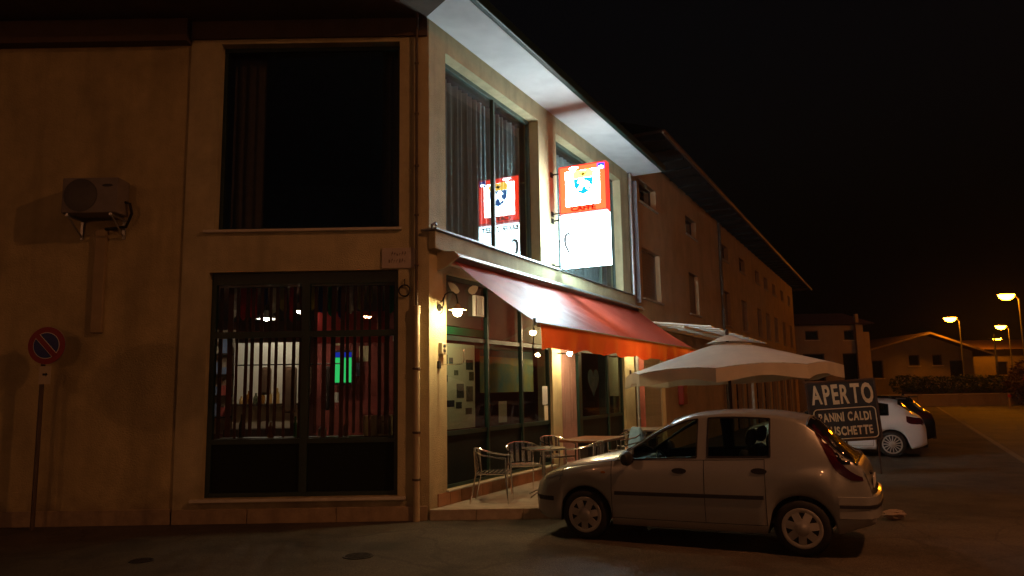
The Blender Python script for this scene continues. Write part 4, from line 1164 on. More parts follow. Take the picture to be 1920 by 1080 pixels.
MB().box(-.25, .25, -.16, 0, 0, .75, bev=.02).build('case', M['red'], rb)
MB().box(-.2, .2, -.168, -.161, .08, .66).build('door', mat('deep_red', (.25, .012, .015), .5), rb)
MB().lathe([(0, -.18), (.02, -.18), (.02, -.168), (0, -.168)], 10, axis='y', c=(.14, 0, .36)).build('knob', M['zinc'], rb)
# white slatted pergola on the terracotta house
pg = thing('slat_pergola', 'pale slatted canopy fixed to the terracotta house behind the parasol', 'pergola', F(0, 0), ROT)
me = MB().plate([(0, 3.58), (-1.75, 3.36), (-1.75, 3.32), (0, 3.54)], 0, .42).mesh('slat', M['white_metal'])
me.transform(Matrix(((0, 1, 0, 0), (1, 0, 0, 0), (0, 0, 1, 0), (0, 0, 0, 1))))
for i in range(9): put('slat', me, pg, (10.6 + i * 1.12, -.004, 0))
MB().box(10.4, 20.6, -.06, -.003, 3.44, 3.535).build('wall_bar', M['white_metal'], pg)
MB().box(10.4, 20.6, -1.10, -1.05, 3.33, 3.385).build('front_bar', M['white_metal'], pg)
for t in (20.45,):
    MB().box(t - .05, t + .05, -1.12, -1.03, 0.0, 3.325).build('post', M['white_metal'], pg)

# ------------------------------------------------------------------ far houses, walls, trees
def house(name, label, x0, x1, y, h, wins, ridge, m, depth=9, gable=False, doorx=None):
    o = thing(name, label, 'house', (x0, y, 0))
    W = x1 - x0
    hs = [(a - x0, b - x0, c, d) for a, b, c, d in wins]
    mb = MB(); wall_holes(mb, 0, W, 0, h, hs, 0, .3)
    mb.box(0, .3, .3, depth, 0, h); mb.box(W - .3, W, .3, depth, 0, h); mb.box(.3, W - .3, depth - .3, depth, 0, h)
    if gable: mb.plate([(0, h), (W, h), (ridge[0] - x0, ridge[1])], .002, .3)
    mb.build('wall', m, o)
    for a, b, c, d in hs:
        f = MB(); f.box(a, a + .07, .1, .18, c, d); f.box(b - .07, b, .1, .18, c, d); f.box(a + .07, b - .07, .1, .18, d - .07, d); f.box(a + .07, b - .07, .1, .18, c, c + .07)
        w2 = f.build('window', M['dark_wood'], o)
        MB().box(a + .07, b - .07, .13, .14, c + .07, d - .07).build('pane', M['blackglass'], w2)
        MB().box(a - .08, b + .08, -.06, .1, c - .06, c - .005).build('sill', M['stone'], w2)
    rf = MB()
    if gable:
        rx, rz = ridge[0] - x0, ridge[1]
        sl = (rz - h) / rx; sr = (rz - h) / (W - rx)
        A = (-1.2, h - sl * 1.2); C_ = (W + 1.2, h - sr * 1.2)
        rf.plate([(A[0], A[1] + .02), (rx, rz + .02), (C_[0], C_[1] + .02), (C_[0], C_[1] + .22), (rx, rz + .22), (A[0], A[1] + .22)], -.9, depth + .6)
        rr = rf.build('roof', M['rooftile'], o)
        MB().plate([(A[0], A[1] + .04), (rx, rz + .04), (C_[0], C_[1] + .04), (C_[0], C_[1] + .20), (rx, rz + .20), (A[0], A[1] + .20)], -.96, -.905).build('bargeboard', M['h3'], rr)
    else:
        rf.add([(-.6, -.6, h + .005), (W + .6, -.6, h + .005), (W + .6, depth + .6, h + .005), (-.6, depth + .6, h + .005), (-.6, depth / 2, h + ridge), (W + .6, depth / 2, h + ridge)],
               [(0, 1, 5, 4), (2, 3, 4, 5), (0, 4, 3), (1, 2, 5), (3, 2, 1, 0)])
        rr = rf.build('roof', M['rooftile'], o)
    return o
M['h3'] = mat('pale_house_stucco', (0.27, 0.20, 0.14), .9, var=.12, scale=1.2, stain=.4)
M['h4'] = mat('ochre_house_stucco', (0.19, 0.15, 0.09), .9, var=.15, scale=1.0, stain=.4)
M['h5'] = mat('dull_house_stucco', (0.13, 0.10, 0.065), .9, var=.15, scale=1.0)
h3 = house('pale_house', 'pale two-storey house closing the street beyond the terracotta terrace', 19.6, 24.4, 52, 5.9,
      [(20.35, 21.25, 4.85, 5.5), (23.05, 23.75, 4.8, 5.5), (20.1, 21.6, 2.0, 3.9), (22.85, 24.0, 1.2, 3.9), (20.2, 21.2, 0.3, 1.6)], 1.2, M['h3'])
MB().box(4.2, 4.42, -.25, -.002, 0, 6.6).build('flue', M['h3'], h3)
MB().box(4.81, 5.5, .6, 6, 0, 5.4).build('annexe', M['h3'], h3)
house('gabled_house', 'low ochre gabled house set back beyond the bend in the road', 29.4, 38.6, 63, 4.35,
      [(33.2, 34.1, 3.2, 4.1), (35.2, 36.0, 3.2, 4.1), (30.1, 31.0, 2.2, 3.7), (36.6, 37.8, 2.0, 3.6)], (34.7, 5.75), M['h4'], gable=True)
house('distant_house', 'dim flat-fronted house behind the trees at the far right', 42.5, 56, 74, 4.9,
      [(44, 45.2, 2.4, 3.7), (47.5, 48.7, 2.4, 3.7), (51.5, 52.7, 2.4, 3.7)], 1.2, M['h5'])
gw = thing('garden_wall', 'low pale garden wall with piers in front of the gabled house', 'wall', (27.5, 57, 0))
MB().box(0, 22, 0, .25, 0, .85).build('wall', M['h3'], gw)
for i in range(8):
    MB().box(i * 3.1 - .17, i * 3.1 + .17, -.06, -.002, 0, .95, bev=.02).build('pier', M['h3'], gw)
MB().box(-.05, 22.05, -.05, .3, .855, .92).build('coping', M['stone'], gw)

leafm = [mat('leaf_dark', (.02, .035, .012), .7, var=.3, scale=8), mat('leaf_red', (.06, .015, .012), .7, var=.3, scale=8)]
def foliage(blobs, n, size, seed):
    random.seed(seed)
    mb = MB()
    tot = sum(b[3] ** 2 for b in blobs)
    for bx_, by_, bz_, br in blobs:
        for _ in range(int(n * br * br / tot)):
            while True:
                v = Vector((random.uniform(-1, 1), random.uniform(-1, 1), random.uniform(-1, 1)))
                if .25 < v.length < 1: break
            v = v.normalized() * (v.length ** .5) * br
            p_ = Vector((bx_, by_, bz_)) + Vector((v.x, v.y, v.z * .85))
            s_ = size * random.uniform(.6, 1.4)
            a = Vector((random.uniform(-1, 1), random.uniform(-1, 1), random.uniform(-.6, .6))).normalized()
            b = a.cross(Vector((random.uniform(-1, 1), random.uniform(-1, 1), random.uniform(-1, 1)))).normalized()
            mb.add([p_ - a * s_, p_ + b * s_ * .5, p_ + a * s_, p_ - b * s_ * .5], [(0, 1, 2, 3)])
    return mb
def tree(name, label, loc, h, r, lm, seed):
    o = thing(name, label, 'tree', loc)
    random.seed(seed)
    tr = MB(); tr.tube([(0, 0, 0), (.05, 0, h * .3), (.0, .05, h * .55)], [.16, .12, .07], 8)
    for i in range(6):
        a = i * 1.05
        tr.tube([(0.02, 0, h * (.3 + .04 * i)), (math.cos(a) * r * .4, math.sin(a) * r * .4, h * (.5 + .05 * i)), (math.cos(a) * r * .7, math.sin(a) * r * .7, h * (.6 + .05 * i))], [.06, .04, .02], 6)
    tr.build('trunk', M['dark_wood'], o, True)
    bl_ = [(random.uniform(-.6, .6) * r, random.uniform(-.6, .6) * r, h - r * random.uniform(.6, 1.5), r * random.uniform(.35, .62)) for _ in range(9)]
    foliage(bl_, 2600, .11, seed).build('crown', lm, o, fix=False)
    return o
tree('plum_tree', 'dark red-leaved tree beside the road beyond the garden wall', (38.6, 56, 0), 4.0, 2.3, leafm[1], 31)
tree('round_tree', 'dark rounded tree at the road edge below the street lamps', (38.3, 50, 0), 3.1, 1.25, leafm[0], 32)
tree('small_tree', 'small dark shrubby tree just left of the warning sign', (36.8, 51, 0), 2.0, 0.9, leafm[0], 34)
hg = thing('hedge', 'long clipped dark hedge behind the low garden wall', 'hedge', (29.8, 57.9, 0))
foliage([(i * .8, random.uniform(-.1, .1), 1.6 + random.uniform(-.12, .12), .85) for i in range(11)], 5200, .10, 33).build('leaves', leafm[0], hg, fix=False)
MB().box(0, 8, -.1, .1, 0, 1.3).build('stems', M['dark_wood'], hg)
ts = thing('warning_sign', 'small triangular red-edged warning sign by the far bend', 'sign', (36.2, 53, 0))
MB().lathe([(0, 0), (.035, 0), (.035, 2.6), (0, 2.6)], 8).build('post', M['lampgrey'], ts)
MB().plate([(-.45, 1.85), (.45, 1.85), (0, 2.63)], -.06, -.05).build('red_triangle', M['red'], ts)
MB().plate([(-.29, 1.94), (.29, 1.94), (0, 2.44)], -.066, -.061).build('white_triangle', mat('sign_pale', (.6, .45, .4), .6), ts)
rp_ = thing('reflector_post', 'short post with a red reflector at the far road edge', 'post', (33.4, 51, 0))
MB().box(-.06, .06, -.06, .06, 0, 1.0, bev=.02).build('post', M['h3'], rp_)
MB().box(-.11, .11, -.10, -.062, .72, .9, bev=.01).build('reflector', M['red'], rp_)
tp = thing('utility_pole', 'thin pale utility pole left of the distant lamps', 'pole', (41.2, 64, 0))
MB().lathe([(0, 0), (.11, 0), (.07, 5.8), (0, 5.82)], 10).build('shaft', M['lampgrey'], tp, True)
MB().box(-.5, .5, -.04, .04, 5.4, 5.48).build('crossarm', M['lampgrey'], tp)

# ------------------------------------------------------------------ parasol
PC = Vector((3.60, 12.55, 0))
pa = thing('parasol', 'large cream canvas parasol on a dark pole standing behind the silver car', 'parasol', (PC.x, PC.y, 0))
NR = 8
rad = 1.76
tips = []
for i in range(NR):
    a = R(-157 + i * 45)
    x, y = rad * math.cos(a), rad * math.sin(a)
    tips.append((x, y, 2.03 + .028 * x - .030 * y))
apex = (0, 0, 2.55)
def canopy(u, a):
    """u 0 at the apex..1 at the rim; a in rib units"""
    i = int(math.floor(a)) % NR; f_ = a - math.floor(a)
    A, B = tips[i], tips[(i + 1) % NR]
    P = [A[k_] * (1 - f_) + B[k_] * f_ for k_ in range(3)]
    sag = .05 * math.sin(math.pi * f_) * u * u
    z = apex[2] + (P[2] - apex[2]) * (u ** 1.12) + sag * .9 - .0
    return (P[0] * u, P[1] * u, z)
cm = MB()
NA, NU = 64, 10
for j in range(NU + 1):
    for i in range(NA):
        cm.v.append(canopy(.10 + .90 * j / NU, i * NR / NA))
for j in range(NU):
    for i in range(NA):
        a, b = j * NA + i, j * NA + (i + 1) % NA
        cm.f.append((a, b, b + NA, a + NA)); cm.m.append(0)
cv = cm.build('canopy', M['umbrella'], pa, True, ang=7)
vm = MB()
for j in range(4):
    for i in range(NA):
        x, y, z = canopy(1.0, i * NR / NA)
        k_ = 1 + .012 * j / 3 * math.sin(i * 1.7)
        vm.v.append((x * k_, y * k_, z - .004 - (.19 + .02 * math.sin(i * .9)) * j / 3))
for j in range(3):
    for i in range(NA):
        a, b = j * NA + i, j * NA + (i + 1) % NA
        vm.f.append((a, b, b + NA, a + NA)); vm.m.append(0)
vm.build('valance', M['umbrella'], pa, True, ang=12)
tp_ = MB(); tv_ = []
for j, (u, dz) in enumerate(((.0, .10), (.08, .085), (.2, .055))):
    for i in range(16):
        x, y, z = canopy(u, i * NR / 16)
        tv_.append((x, y, z + dz))
tp_.add(tv_, [(j * 16 + i, j * 16 + (i + 1) % 16, (j + 1) * 16 + (i + 1) % 16, (j + 1) * 16 + i) for j in range(2) for i in range(16)])
tp_.build('vent_cap', M['umbrella'], pa, True)
for i in range(NR):
    x, y, z = tips[i]
    MB().tube([(0, 0, 2.52), (x * .98, y * .98, z - .03)], .013, 6).tube([(x * .02, y * .02, 2.0), (x * .5, y * .5, (2.52 + z) / 2 - .03)], .010, 6).build('rib', M['dark_wood'], pa)
MB().lathe([(0, .05), (.028, .05), (.028, 2.66), (.035, 2.68), (.02, 2.74), (0, 2.75)], 12).build('pole', M['dark_wood'], pa, True)
MB().lathe([(0, 0), (.32, 0), (.32, .06), (.06, .09), (.05, .25), (0, .25)], 20).build('base', M['lampgrey'], pa, True)

# ------------------------------------------------------------------ APERTO board
bd = thing('menu_board', 'black hand-lettered APERTO board on an easel behind the silver car', 'sign board', (6.78, 15.4, 0), R(-14))
def bt(px, pz): return px, pz
bw, b0, b1 = 1.30, 0.66, 1.86
tilt = Matrix.Rotation(R(-3.5), 4, 'Y')
def bput(name, me, y=0):
    me.transform(tilt)
    return put(name, me, bd, (0, y, 0))
M['board'] = mat('chalk_board', (.012, .014, .016), .6, var=.3, scale=6)
M['chalk'] = mat('cream_lettering', (.60, .48, .28), .8, var=.12, scale=12)
bput('panel', MB().box(-bw / 2, bw / 2, 0, .025, b0, b1).mesh('panel', M['board']))
fr_ = MB(); 
for a in ((-bw / 2 - .02, -bw / 2 + .015, b0, b1), (bw / 2 - .015, bw / 2 + .02, b0, b1), (-bw / 2 + .015, bw / 2 - .015, b1 - .02, b1 + .015), (-bw / 2 + .015, bw / 2 - .015, b0 - .015, b0 + .02)):
    fr_.box(a[0], a[1], -.012, .035, a[2], a[3])
bput('frame', fr_.mesh('frame', M['dark_wood']))
for s, size, z, sx, bold in (('APERTO', .52, 1.575, .66, .014), ('PANINI CALDI', .235, 1.13, .70, .007), ('BRUSCHETTE', .235, .85, .80, .007)):
    # brushed by hand: each letter a little different
    ws_ = []
    for ch_ in s:
        if ch_ == ' ': ws_.append((None, size * .30 * sx)); continue
        tm = text_mesh(ch_, size, .002, M['chalk'], bold * random.uniform(.9, 1.3), sx)
        xs_ = [v.co.x for v in tm.vertices]
        ws_.append((tm, max(xs_) - min(xs_)))
    gap_ = size * .075
    kf_ = min(1.0, (1.19 if s == 'APERTO' else .99) / (sum(w_ for _, w_ in ws_) + gap_ * (len(ws_) - 1)))
    for tm, w_ in ws_:
        if tm: tm.transform(Matrix.Scale(kf_, 4, (1, 0, 0)))
    ws_ = [(tm, w_ * kf_) for tm, w_ in ws_]; gap_ *= kf_
    tot = sum(w_ for _, w_ in ws_) + gap_ * (len(ws_) - 1)
    x_ = -tot / 2 + .01
    for tm, w_ in ws_:
        if tm:
            xs_ = [v.co.x for v in tm.vertices]; mid_ = (max(xs_) + min(xs_)) / 2
            tm.transform(Matrix.Translation((x_ + w_ / 2, -.004, z + random.uniform(-.012, .012) * size * 2)) @ Matrix.Rotation(R(random.uniform(-4, 4)), 4, 'Y') @ Matrix.Scale(random.uniform(.95, 1.07), 4, (0, 0, 1)) @ Matrix.Translation((-mid_, 0, 0)))
            bput('lettering', tm)
        x_ += w_ + gap_
bo = MB()
rx0, rx1, rz0, rz1, rr_ = -.57, .60, .70, 1.31, .08
pts = []
for cx_, cz_, a0 in ((rx1 - rr_, rz1 - rr_, 0), (rx0 + rr_, rz1 - rr_, 90), (rx0 + rr_, rz0 + rr_, 180), (rx1 - rr_, rz0 + rr_, 270)):
    for q in range(5):
        a = R(a0 + q * 22.5); pts.append((cx_ + rr_ * math.cos(a), -.004, cz_ + rr_ * math.sin(a)))
bo.tube(pts, .011, 6, closed=True)
bput('border_line', bo.mesh('border_line', M['chalk']))
for x in (-.55, .55):
    MB().tube([(x, .05, 0), (x * .95, .05, 1.8)], .02, 6).build('leg', M['dark_wood'], bd)
MB().tube([(0, .5, 0), (0, .06, 1.7)], .02, 6).build('prop', M['dark_wood'], bd)

# ------------------------------------------------------------------ chairs and tables on the terrace
def make_chair(label, loc, rotz):
    o = thing('cafe_chair', label, 'chair', loc, rotz, 'aluminium chairs on the terrace')
    path = [(.24, .27, .655), (.10, .285, .665), (-.10, .275, .70), (-.21, .22, .745), (-.265, .11, .775), (-.28, 0, .78)]
    path = path + [(x, -y, z) for x, y, z in reversed(path[:-1])]
    MB().tube(path, .0125, 8).build('arm_rail', M['alu'], o, True)
    for s in (1, -1):
        MB().tube([(.27, s * .265, 0), (.235, s * .262, .43), (.24, s * .27, .655)], .0125, 8).build('leg', M['alu'], o, True)
        MB().tube([(-.30, s * .225, 0), (-.215, s * .215, .42), (-.235, s * .205, .755)], .0125, 8).build('leg', M['alu'], o, True)
        MB().tube([(.235, s * .262, .43), (-.215, s * .215, .42)], .011, 8).build('seat_rail', M['alu'], o, True)
    fr = MB(); fr.tube([(.245, -.25, .43), (.25, 0, .425), (.245, .25, .43)], .012, 8); fr.tube([(-.215, -.215, .42), (-.215, .215, .42)], .011, 8)
    fr.build('seat_frame', M['alu'], o, True)
    for i in range(7):
        x = -.18 + i * .068
        MB().box(x - .026, x + .026, -.235, .235, .434, .444, bev=.003).build('seat_slat', M['alu'], o)
    for i in range(4):
        y = -.15 + i * .1
        q = MB(); xx = -.265 + abs(y) * .15
        q.add([(xx + .04, y - .03, .46), (xx + .04, y + .03, .46), (xx - .005, y + .03, .77), (xx - .005, y - .03, .77), (xx + .034, y - .03, .46), (xx + .034, y + .03, .46), (xx - .011, y + .03, .77), (xx - .011, y - .03, .77)],
              [(0, 1, 2, 3), (7, 6, 5, 4), (0, 4, 5, 1), (1, 5, 6, 2), (2, 6, 7, 3), (3, 7, 4, 0)])
        q.build('back_slat', M['alu'], o)
    return o
TZ = .146
def on(t, d): p_ = F(t, d); return (p_.x, p_.y, TZ)
ch = make_chair('shiny aluminium armchair nearest the corner, side on to the window', on(.98, .48), R(-8))
dup(ch, on(2.15, .42), R(-78), 'shiny aluminium armchair against the shop window behind the round table')
dup(ch, on(2.75, 1.28), R(150), 'aluminium armchair between the round table and the wooden table')
dup(ch, on(3.75, .30), R(-60), 'aluminium armchair tucked behind the wooden table by the middle pillar')
dup(ch, on(5.15, 1.15), R(200), 'aluminium armchair at the far end of the wooden table')
dup(ch, on(6.2, .95), R(100), 'farthest aluminium armchair in front of the second shop window')
rt = thing('round_table', 'round aluminium cafe table beside the corner chairs', 'table', on(1.72, .98))
MB().lathe([(0, .715), (.33, .715), (.35, .722), (.352, .738), (.345, .745), (.33, .742), (0, .742)], 32).build('table_top', M['alu'], rt, True)
MB().lathe([(0, .02), (.03, .02), (.03, .714), (0, .714)], 14).build('column', M['alu'], rt, True)
for i in range(4):
    a = R(45 + 90 * i)
    MB().tube([(0, 0, .10), (math.cos(a) * .15, math.sin(a) * .15, .08), (math.cos(a) * .31, math.sin(a) * .31, .014)], .014, 8).build('foot', M['alu'], rt, True)
wt = thing('wooden_table', 'dark wooden terrace table with heavy legs beside the middle pillar', 'table', on(4.0, .92), ROT)
MB().box(-.62, .62, -.40, .40, .70, .745, bev=.008).build('table_top', M['wood'], wt)
for x in (-.38, .38):
    MB().box(x - .09, x + .09, -.10, .10, .04, .70, bev=.01).box(x - .07, x + .07, -.3, .3, 0, .04).build('leg', M['dark_wood'], wt)
wt2 = thing('wooden_table', 'second dark wooden table farther along the terrace', 'table', on(7.3, .95), ROT)
MB().box(-.55, .55, -.38, .38, .70, .745, bev=.008).build('table_top', M['dark_wood'], wt2)
for x in (-.36, .36):
    MB().box(x - .08, x + .08, -.10, .10, .04, .70, bev=.01).box(x - .06, x + .06, -.28, .28, 0, .04).build('leg', M['dark_wood'], wt2)
# pale blue jacket slung over the far chair's back
random.seed(14)
jk = MB()
cb = (0, 0)
vs = []
nn, mm_ = 16, 8
for j in range(mm_ + 1):
    v = j / mm_
    for i in range(nn):
        a = 2 * math.pi * i / nn
        r1 = .27 * (.25 + .75 * math.sin(math.pi * min(1, .08 + v * .62)) ** .8) * (1 + .07 * math.sin(3 * a + v * 4))
        r2 = .12 * (.45 + .75 * v) * (1 + .1 * math.sin(2 * a + 1))
        vs.append((r1 * math.cos(a), r2 * math.sin(a), .40 - .40 * v))
jk.add(vs, [(j * nn + i, j * nn + (i + 1) % nn, (j + 1) * nn + (i + 1) % nn, (j + 1) * nn + i) for j in range(mm_) for i in range(nn)] + [tuple(range(nn))])
jc = F(5.15, 1.15)
tag(jk.build('jacket', mat('blue_cloth', (.16, .30, .48), .9, var=.15, scale=12), None, True, (jc.x + .26 * .94, jc.y + .26 * .34, TZ + .48), R(110), ang=90), 'pale blue jacket slung over a chair behind the wooden table', 'jacket')
rc = MB().lathe([(0, 0), (.05, 0), (.055, .09), (.05, .09), (.045, .01), (0, .01)], 16)

# ------------------------------------------------------------------ cars
def paint(name, col, metal=0.0, rough=0.35):
    """car paint outside, dark trim inside the shell"""
    m = mat(name, col, rough, metal=metal, coat=0.8, spec=0.5, var=.04, scale=40)
    nt = m.node_tree
    b = nt.nodes['Principled BSDF']
    d = nd(nt, 'ShaderNodeBsdfDiffuse'); d.inputs['Color'].default_value = (.02, .02, .022, 1)
    ge = nd(nt, 'ShaderNodeNewGeometry'); ms = nd(nt, 'ShaderNodeMixShader')
    nt.links.new(ge.outputs['Backfacing'], ms.inputs[0]); nt.links.new(b.outputs[0], ms.inputs[1]); nt.links.new(d.outputs[0], ms.inputs[2])
    nt.links.new(ms.outputs[0], nt.nodes['Material Output'].inputs['Surface'])
    return m
M['tail'] = mat('tail_lens', (.055, .003, .004), .12, coat=1.0)
M['headlight'] = mat('headlight_lens', (.45, .45, .45), .08, metal=.6, coat=1.0)
M['hub'] = mat('hub_silver', (.42, .41, .39), .4, metal=.5, var=.08, scale=12)
M['seat'] = mat('car_seat', (.05, .05, .055), .9)
M['trim'] = mat('dark_trim', (.018, .018, .02), .55)

def make_wheel(par, loc, side, R_, rim, style):
    """side -1: outer face looks to -y"""
    wdt = .175
    t = MB()
    prof = [(rim, -.5), (rim + .02, -.52), (R_ - .03, -.5), (R_ - .004, -.36), (R_, 0), (R_ - .004, .36), (R_ - .03, .5), (rim + .02, .52), (rim, .5)]
    t.lathe([(r, h * wdt) for r, h in prof] + [(rim, -.5 * wdt)], 36, axis='y')
    w = t.build('wheel', M['rubber'], par, True, loc, ang=50)
    if side > 0: w.rotation_euler = (0, 0, math.pi)
    rw_ = .040 if style == 'star' else .026
    q = MB(); q.lathe([(rim + .006, -.48 * wdt), (rim + .002, -.535 * wdt), (rim - .012, -.55 * wdt), (rim - rw_, -.52 * wdt), (rim - rw_ - .004, -.40 * wdt), (rim - rw_ - .004, .4 * wdt)], 36, axis='y'); q.build('rim', M['hub'], w, True)
    MB().lathe([(0, -.30 * wdt), (rim - rw_ - .006, -.30 * wdt), (rim - rw_ - .006, -.26 * wdt), (0, -.26 * wdt)], 28, axis='y').build('brake_disc', M['trim'], w)
    n = 7 if style == 'star' else 15
    for i in range(n):
        a = 2 * math.pi * i / n + .2
        if style == 'star': w0, w1 = .040, .040
        else: w0, w1 = .012, .010
        ro = rim - rw_ + .006
        s = MB(); yo = -.525 * wdt; yi = -.60 * wdt if style == 'star' else -.55 * wdt
        pts = [(.03, -w0), (ro, -w1), (ro, w1), (.03, w0)]
        vs = []
        for x, z in pts:
            vs.append((x * math.cos(a) - z * math.sin(a), (yi if x < .1 else yo) , x * math.sin(a) + z * math.cos(a)))
        vs += [(x, y + .02, z) for x, y, z in vs]
        s.add(vs, [(0, 1, 2, 3), (7, 6, 5, 4), (0, 4, 5, 1), (1, 5, 6, 2), (2, 6, 7, 3), (3, 7, 4, 0)])
        s.build('spoke', M['hub'], w)
    MB().lathe([(0, -.66 * wdt), (.04, -.65 * wdt), (.07, -.60 * wdt), (.092 if style == 'star' else .07, -.54 * wdt), (.092 if style == 'star' else .07, -.48 * wdt), (0, -.48 * wdt)], 18, axis='y').build('hub_cap', M['hub'], w, True)
    return w

def make_car(name, label, loc, rotz, S, pm):
    o = thing(name, label, 'car', loc, rotz, 'cars parked nose-in at the fronts')
    L_ = S['L']; xf, xr, RA = S['xf'], S['xr'], S['arch']
    rz = S['wr']
    # stations
    xs = set(S['marks'])
    for c in (xf, xr):
        for i in range(-6, 7):
            xs.add(round(c + RA * math.sin(i / 6 * math.pi / 2), 4))
    x = 0.0
    while x < L_:
        xs.add(round(x, 4)); x += .11
    xs.add(L_)
    xs = sorted(v for v in xs if 0 <= v <= L_)
    keep = [xs[0]]
    for v in xs[1:]:
        if v - keep[-1] > .012 or v in S['marks']: keep.append(v)
    xs = keep
    NS = 9
    bul = [(0, .955), (.12, .975), (.35, .997), (.55, 1.0), (.75, .99), (.9, .972), (1, .945)]
    WF = [0.06, 0.45, 0.93, 1.0]          # belt seal, glass, rail
    NTp = 6
    rows = []
    info = []
    for x in xs:
        zc = sm(x, S['top']); bl_ = min(sm(x, S['belt']), zc - .012)
        w = sm(x, S['w'])
        sill = sm(x, S['low'])
        arch = 0
        for c in (xf, xr):
            if abs(x - c) < RA: arch = max(arch, rz + math.sqrt(max(0, RA * RA - (x - c) ** 2)) * S.get('archk', 1.0))
        low = min(max(sill, arch), bl_ - .05)
        zr = sm(x, S['rail']); zr = max(bl_, min(zr, zc - .006))
        cab = zr > bl_ + 1e-4
        yb = w * .945
        yr = min(sm(x, S['raily']), yb)
        if not cab: yr = yb; zr = bl_
        P = [(0.0, sill + .01), (w * .62, (low if arch > sill else sill) + .01)]
        for k_ in range(NS + 1):
            v = k_ / NS
            P.append((w * ip(v, bul), low + (bl_ - low) * v))
        for u in WF:
            P.append((yb + (yr - yb) * u + .018 * math.sin(math.pi * u) * (1 if cab else 0), bl_ + (zr - bl_) * u))
        for k_ in range(1, NTp + 1):
            y = yr * (1 - k_ / NTp)
            P.append((y, zr + (zc - zr) * (1 - (y / yr) ** 2.6)))
        rows.append(P); info.append((low, bl_, zr, zc, cab))
    nP = len(rows[0])
    iB = 2 + NS; iR = iB + len(WF)
    bm = bmesh.new()
    V = {}
    for i, x in enumerate(xs):
        for s in (1, -1):
            for j, (y, z) in enumerate(rows[i]):
                V[i, j, s] = bm.verts.new((x, y * s, z))
    lay = bm.faces.layers.int.new('part')
    names = ['body', 'underbody', 'windscreen', 'rear_window', 'front_side_window', 'rear_side_window', 'tail_light', 'headlight', 'front_door', 'rear_door', 'bonnet', 'tailgate', 'front_bumper', 'rear_bumper', 'quarter_window']
    ID = {n: k_ for k_, n in enumerate(names)}
    def part(i, j):
        xa = (xs[i] + xs[i + 1]) / 2
        za = sum(rows[a][b][1] for a in (i, i + 1) for b in (j, j + 1)) / 4
        if j < 2: return 'underbody'
        return S['classify'](xa, za, j, iB, iR, NS, info[i][4] or info[i + 1][4])
    for i in range(len(xs) - 1):
        for j in range(nP - 1):
            for s in (1, -1):
                a, b, c, d = V[i, j, s], V[i + 1, j, s], V[i + 1, j + 1, s], V[i, j + 1, s]
                try:
                    f_ = bm.faces.new((a, b, c, d) if s < 0 else (d, c, b, a))
                    f_[lay] = ID[part(i, j)] + (100 if s > 0 else 0)
                except ValueError: pass
    for i, nm in ((0, 'front_bumper'), (len(xs) - 1, 'rear_bumper')):
        ring = [V[i, j, 1] for j in range(nP)] + [V[i, j, -1] for j in range(nP - 2, 0, -1)]
        f_ = bm.faces.new(ring); f_[lay] = ID[nm]
    bmesh.ops.remove_doubles(bm, verts=bm.verts, dist=2e-4)
    bmesh.ops.dissolve_degenerate(bm, edges=bm.edges, dist=1e-4)
    bmesh.ops.recalc_face_normals(bm, faces=bm.faces)
    bm.normal_update()
    # split into parts; one part per side for the paired ones
    groups = {}
    for f_ in bm.faces:
        nm = names[f_[lay] % 100]; sd = f_[lay] // 100
        key = (nm, sd if nm in ('front_side_window', 'rear_side_window', 'tail_light', 'headlight', 'front_door', 'rear_door', 'quarter_window') else 0)
        groups.setdefault(key, []).append(f_)
    pmats = dict(underbody=M['trim'], windscreen=M['carglass'], rear_window=S.get('rearglass', M['darkglass']), front_side_window=M['carglass'], rear_side_window=M['carglass'], quarter_window=M['carglass'], tail_light=M['tail'], headlight=M['headlight'], front_bumper=pm, rear_bumper=pm)
    vn = {v: v.normal.copy() for v in bm.verts}
    made = {}
    for (nm, sd), fs in groups.items():
        idx = {}; vs = []; ff = []; nrm = []
        off = {'tail_light': .006, 'headlight': .003, 'front_side_window': -.010, 'rear_side_window': -.010, 'quarter_window': -.006, 'windscreen': -.006, 'rear_window': -.004}.get(nm, 0)
        for f_ in fs:
            q = []
            for v in f_.verts:
                if v not in idx:
                    idx[v] = len(vs); vs.append(v.co + vn[v] * off); nrm.append(vn[v])
                q.append(idx[v])
            ff.append(q)
        me = bpy.data.meshes.new(nm)
        me.from_pydata([v[:] for v in vs], [], ff)
        me.materials.append(pmats.get(nm, pm))
        for p_ in me.polygons: p_.use_smooth = True
        if nm not in ('underbody',):
            try: me.normals_split_custom_set_from_vertices([n_[:] for n_ in nrm])
            except Exception: pass
        ob = put({'front_door': 'front_door', 'rear_door': 'rear_door'}.get(nm, nm), me, o)
        made[nm, sd] = ob
        # dark seam or rubber seal round each opening part
        if nm in ('front_side_window', 'rear_side_window', 'windscreen', 'rear_window', 'quarter_window', 'front_door', 'rear_door', 'bonnet'):
            fset = set(fs)
            edges = [e_ for f_ in fs for e_ in f_.edges if sum(1 for g_ in e_.link_faces if g_ in fset) == 1]
            r_ = .011 if 'wind' in nm else .0045
            sb = MB()
            for e_ in edges:
                A, B = e_.verts
                k2 = -.002 if 'wind' in nm else -.0015
                sb.tube([A.co + vn[A] * k2, B.co + vn[B] * k2], r_, 5)
            sb.build('seal' if 'wind' in nm else 'gap', M['trim'], ob, fix=False)
    bm.free()
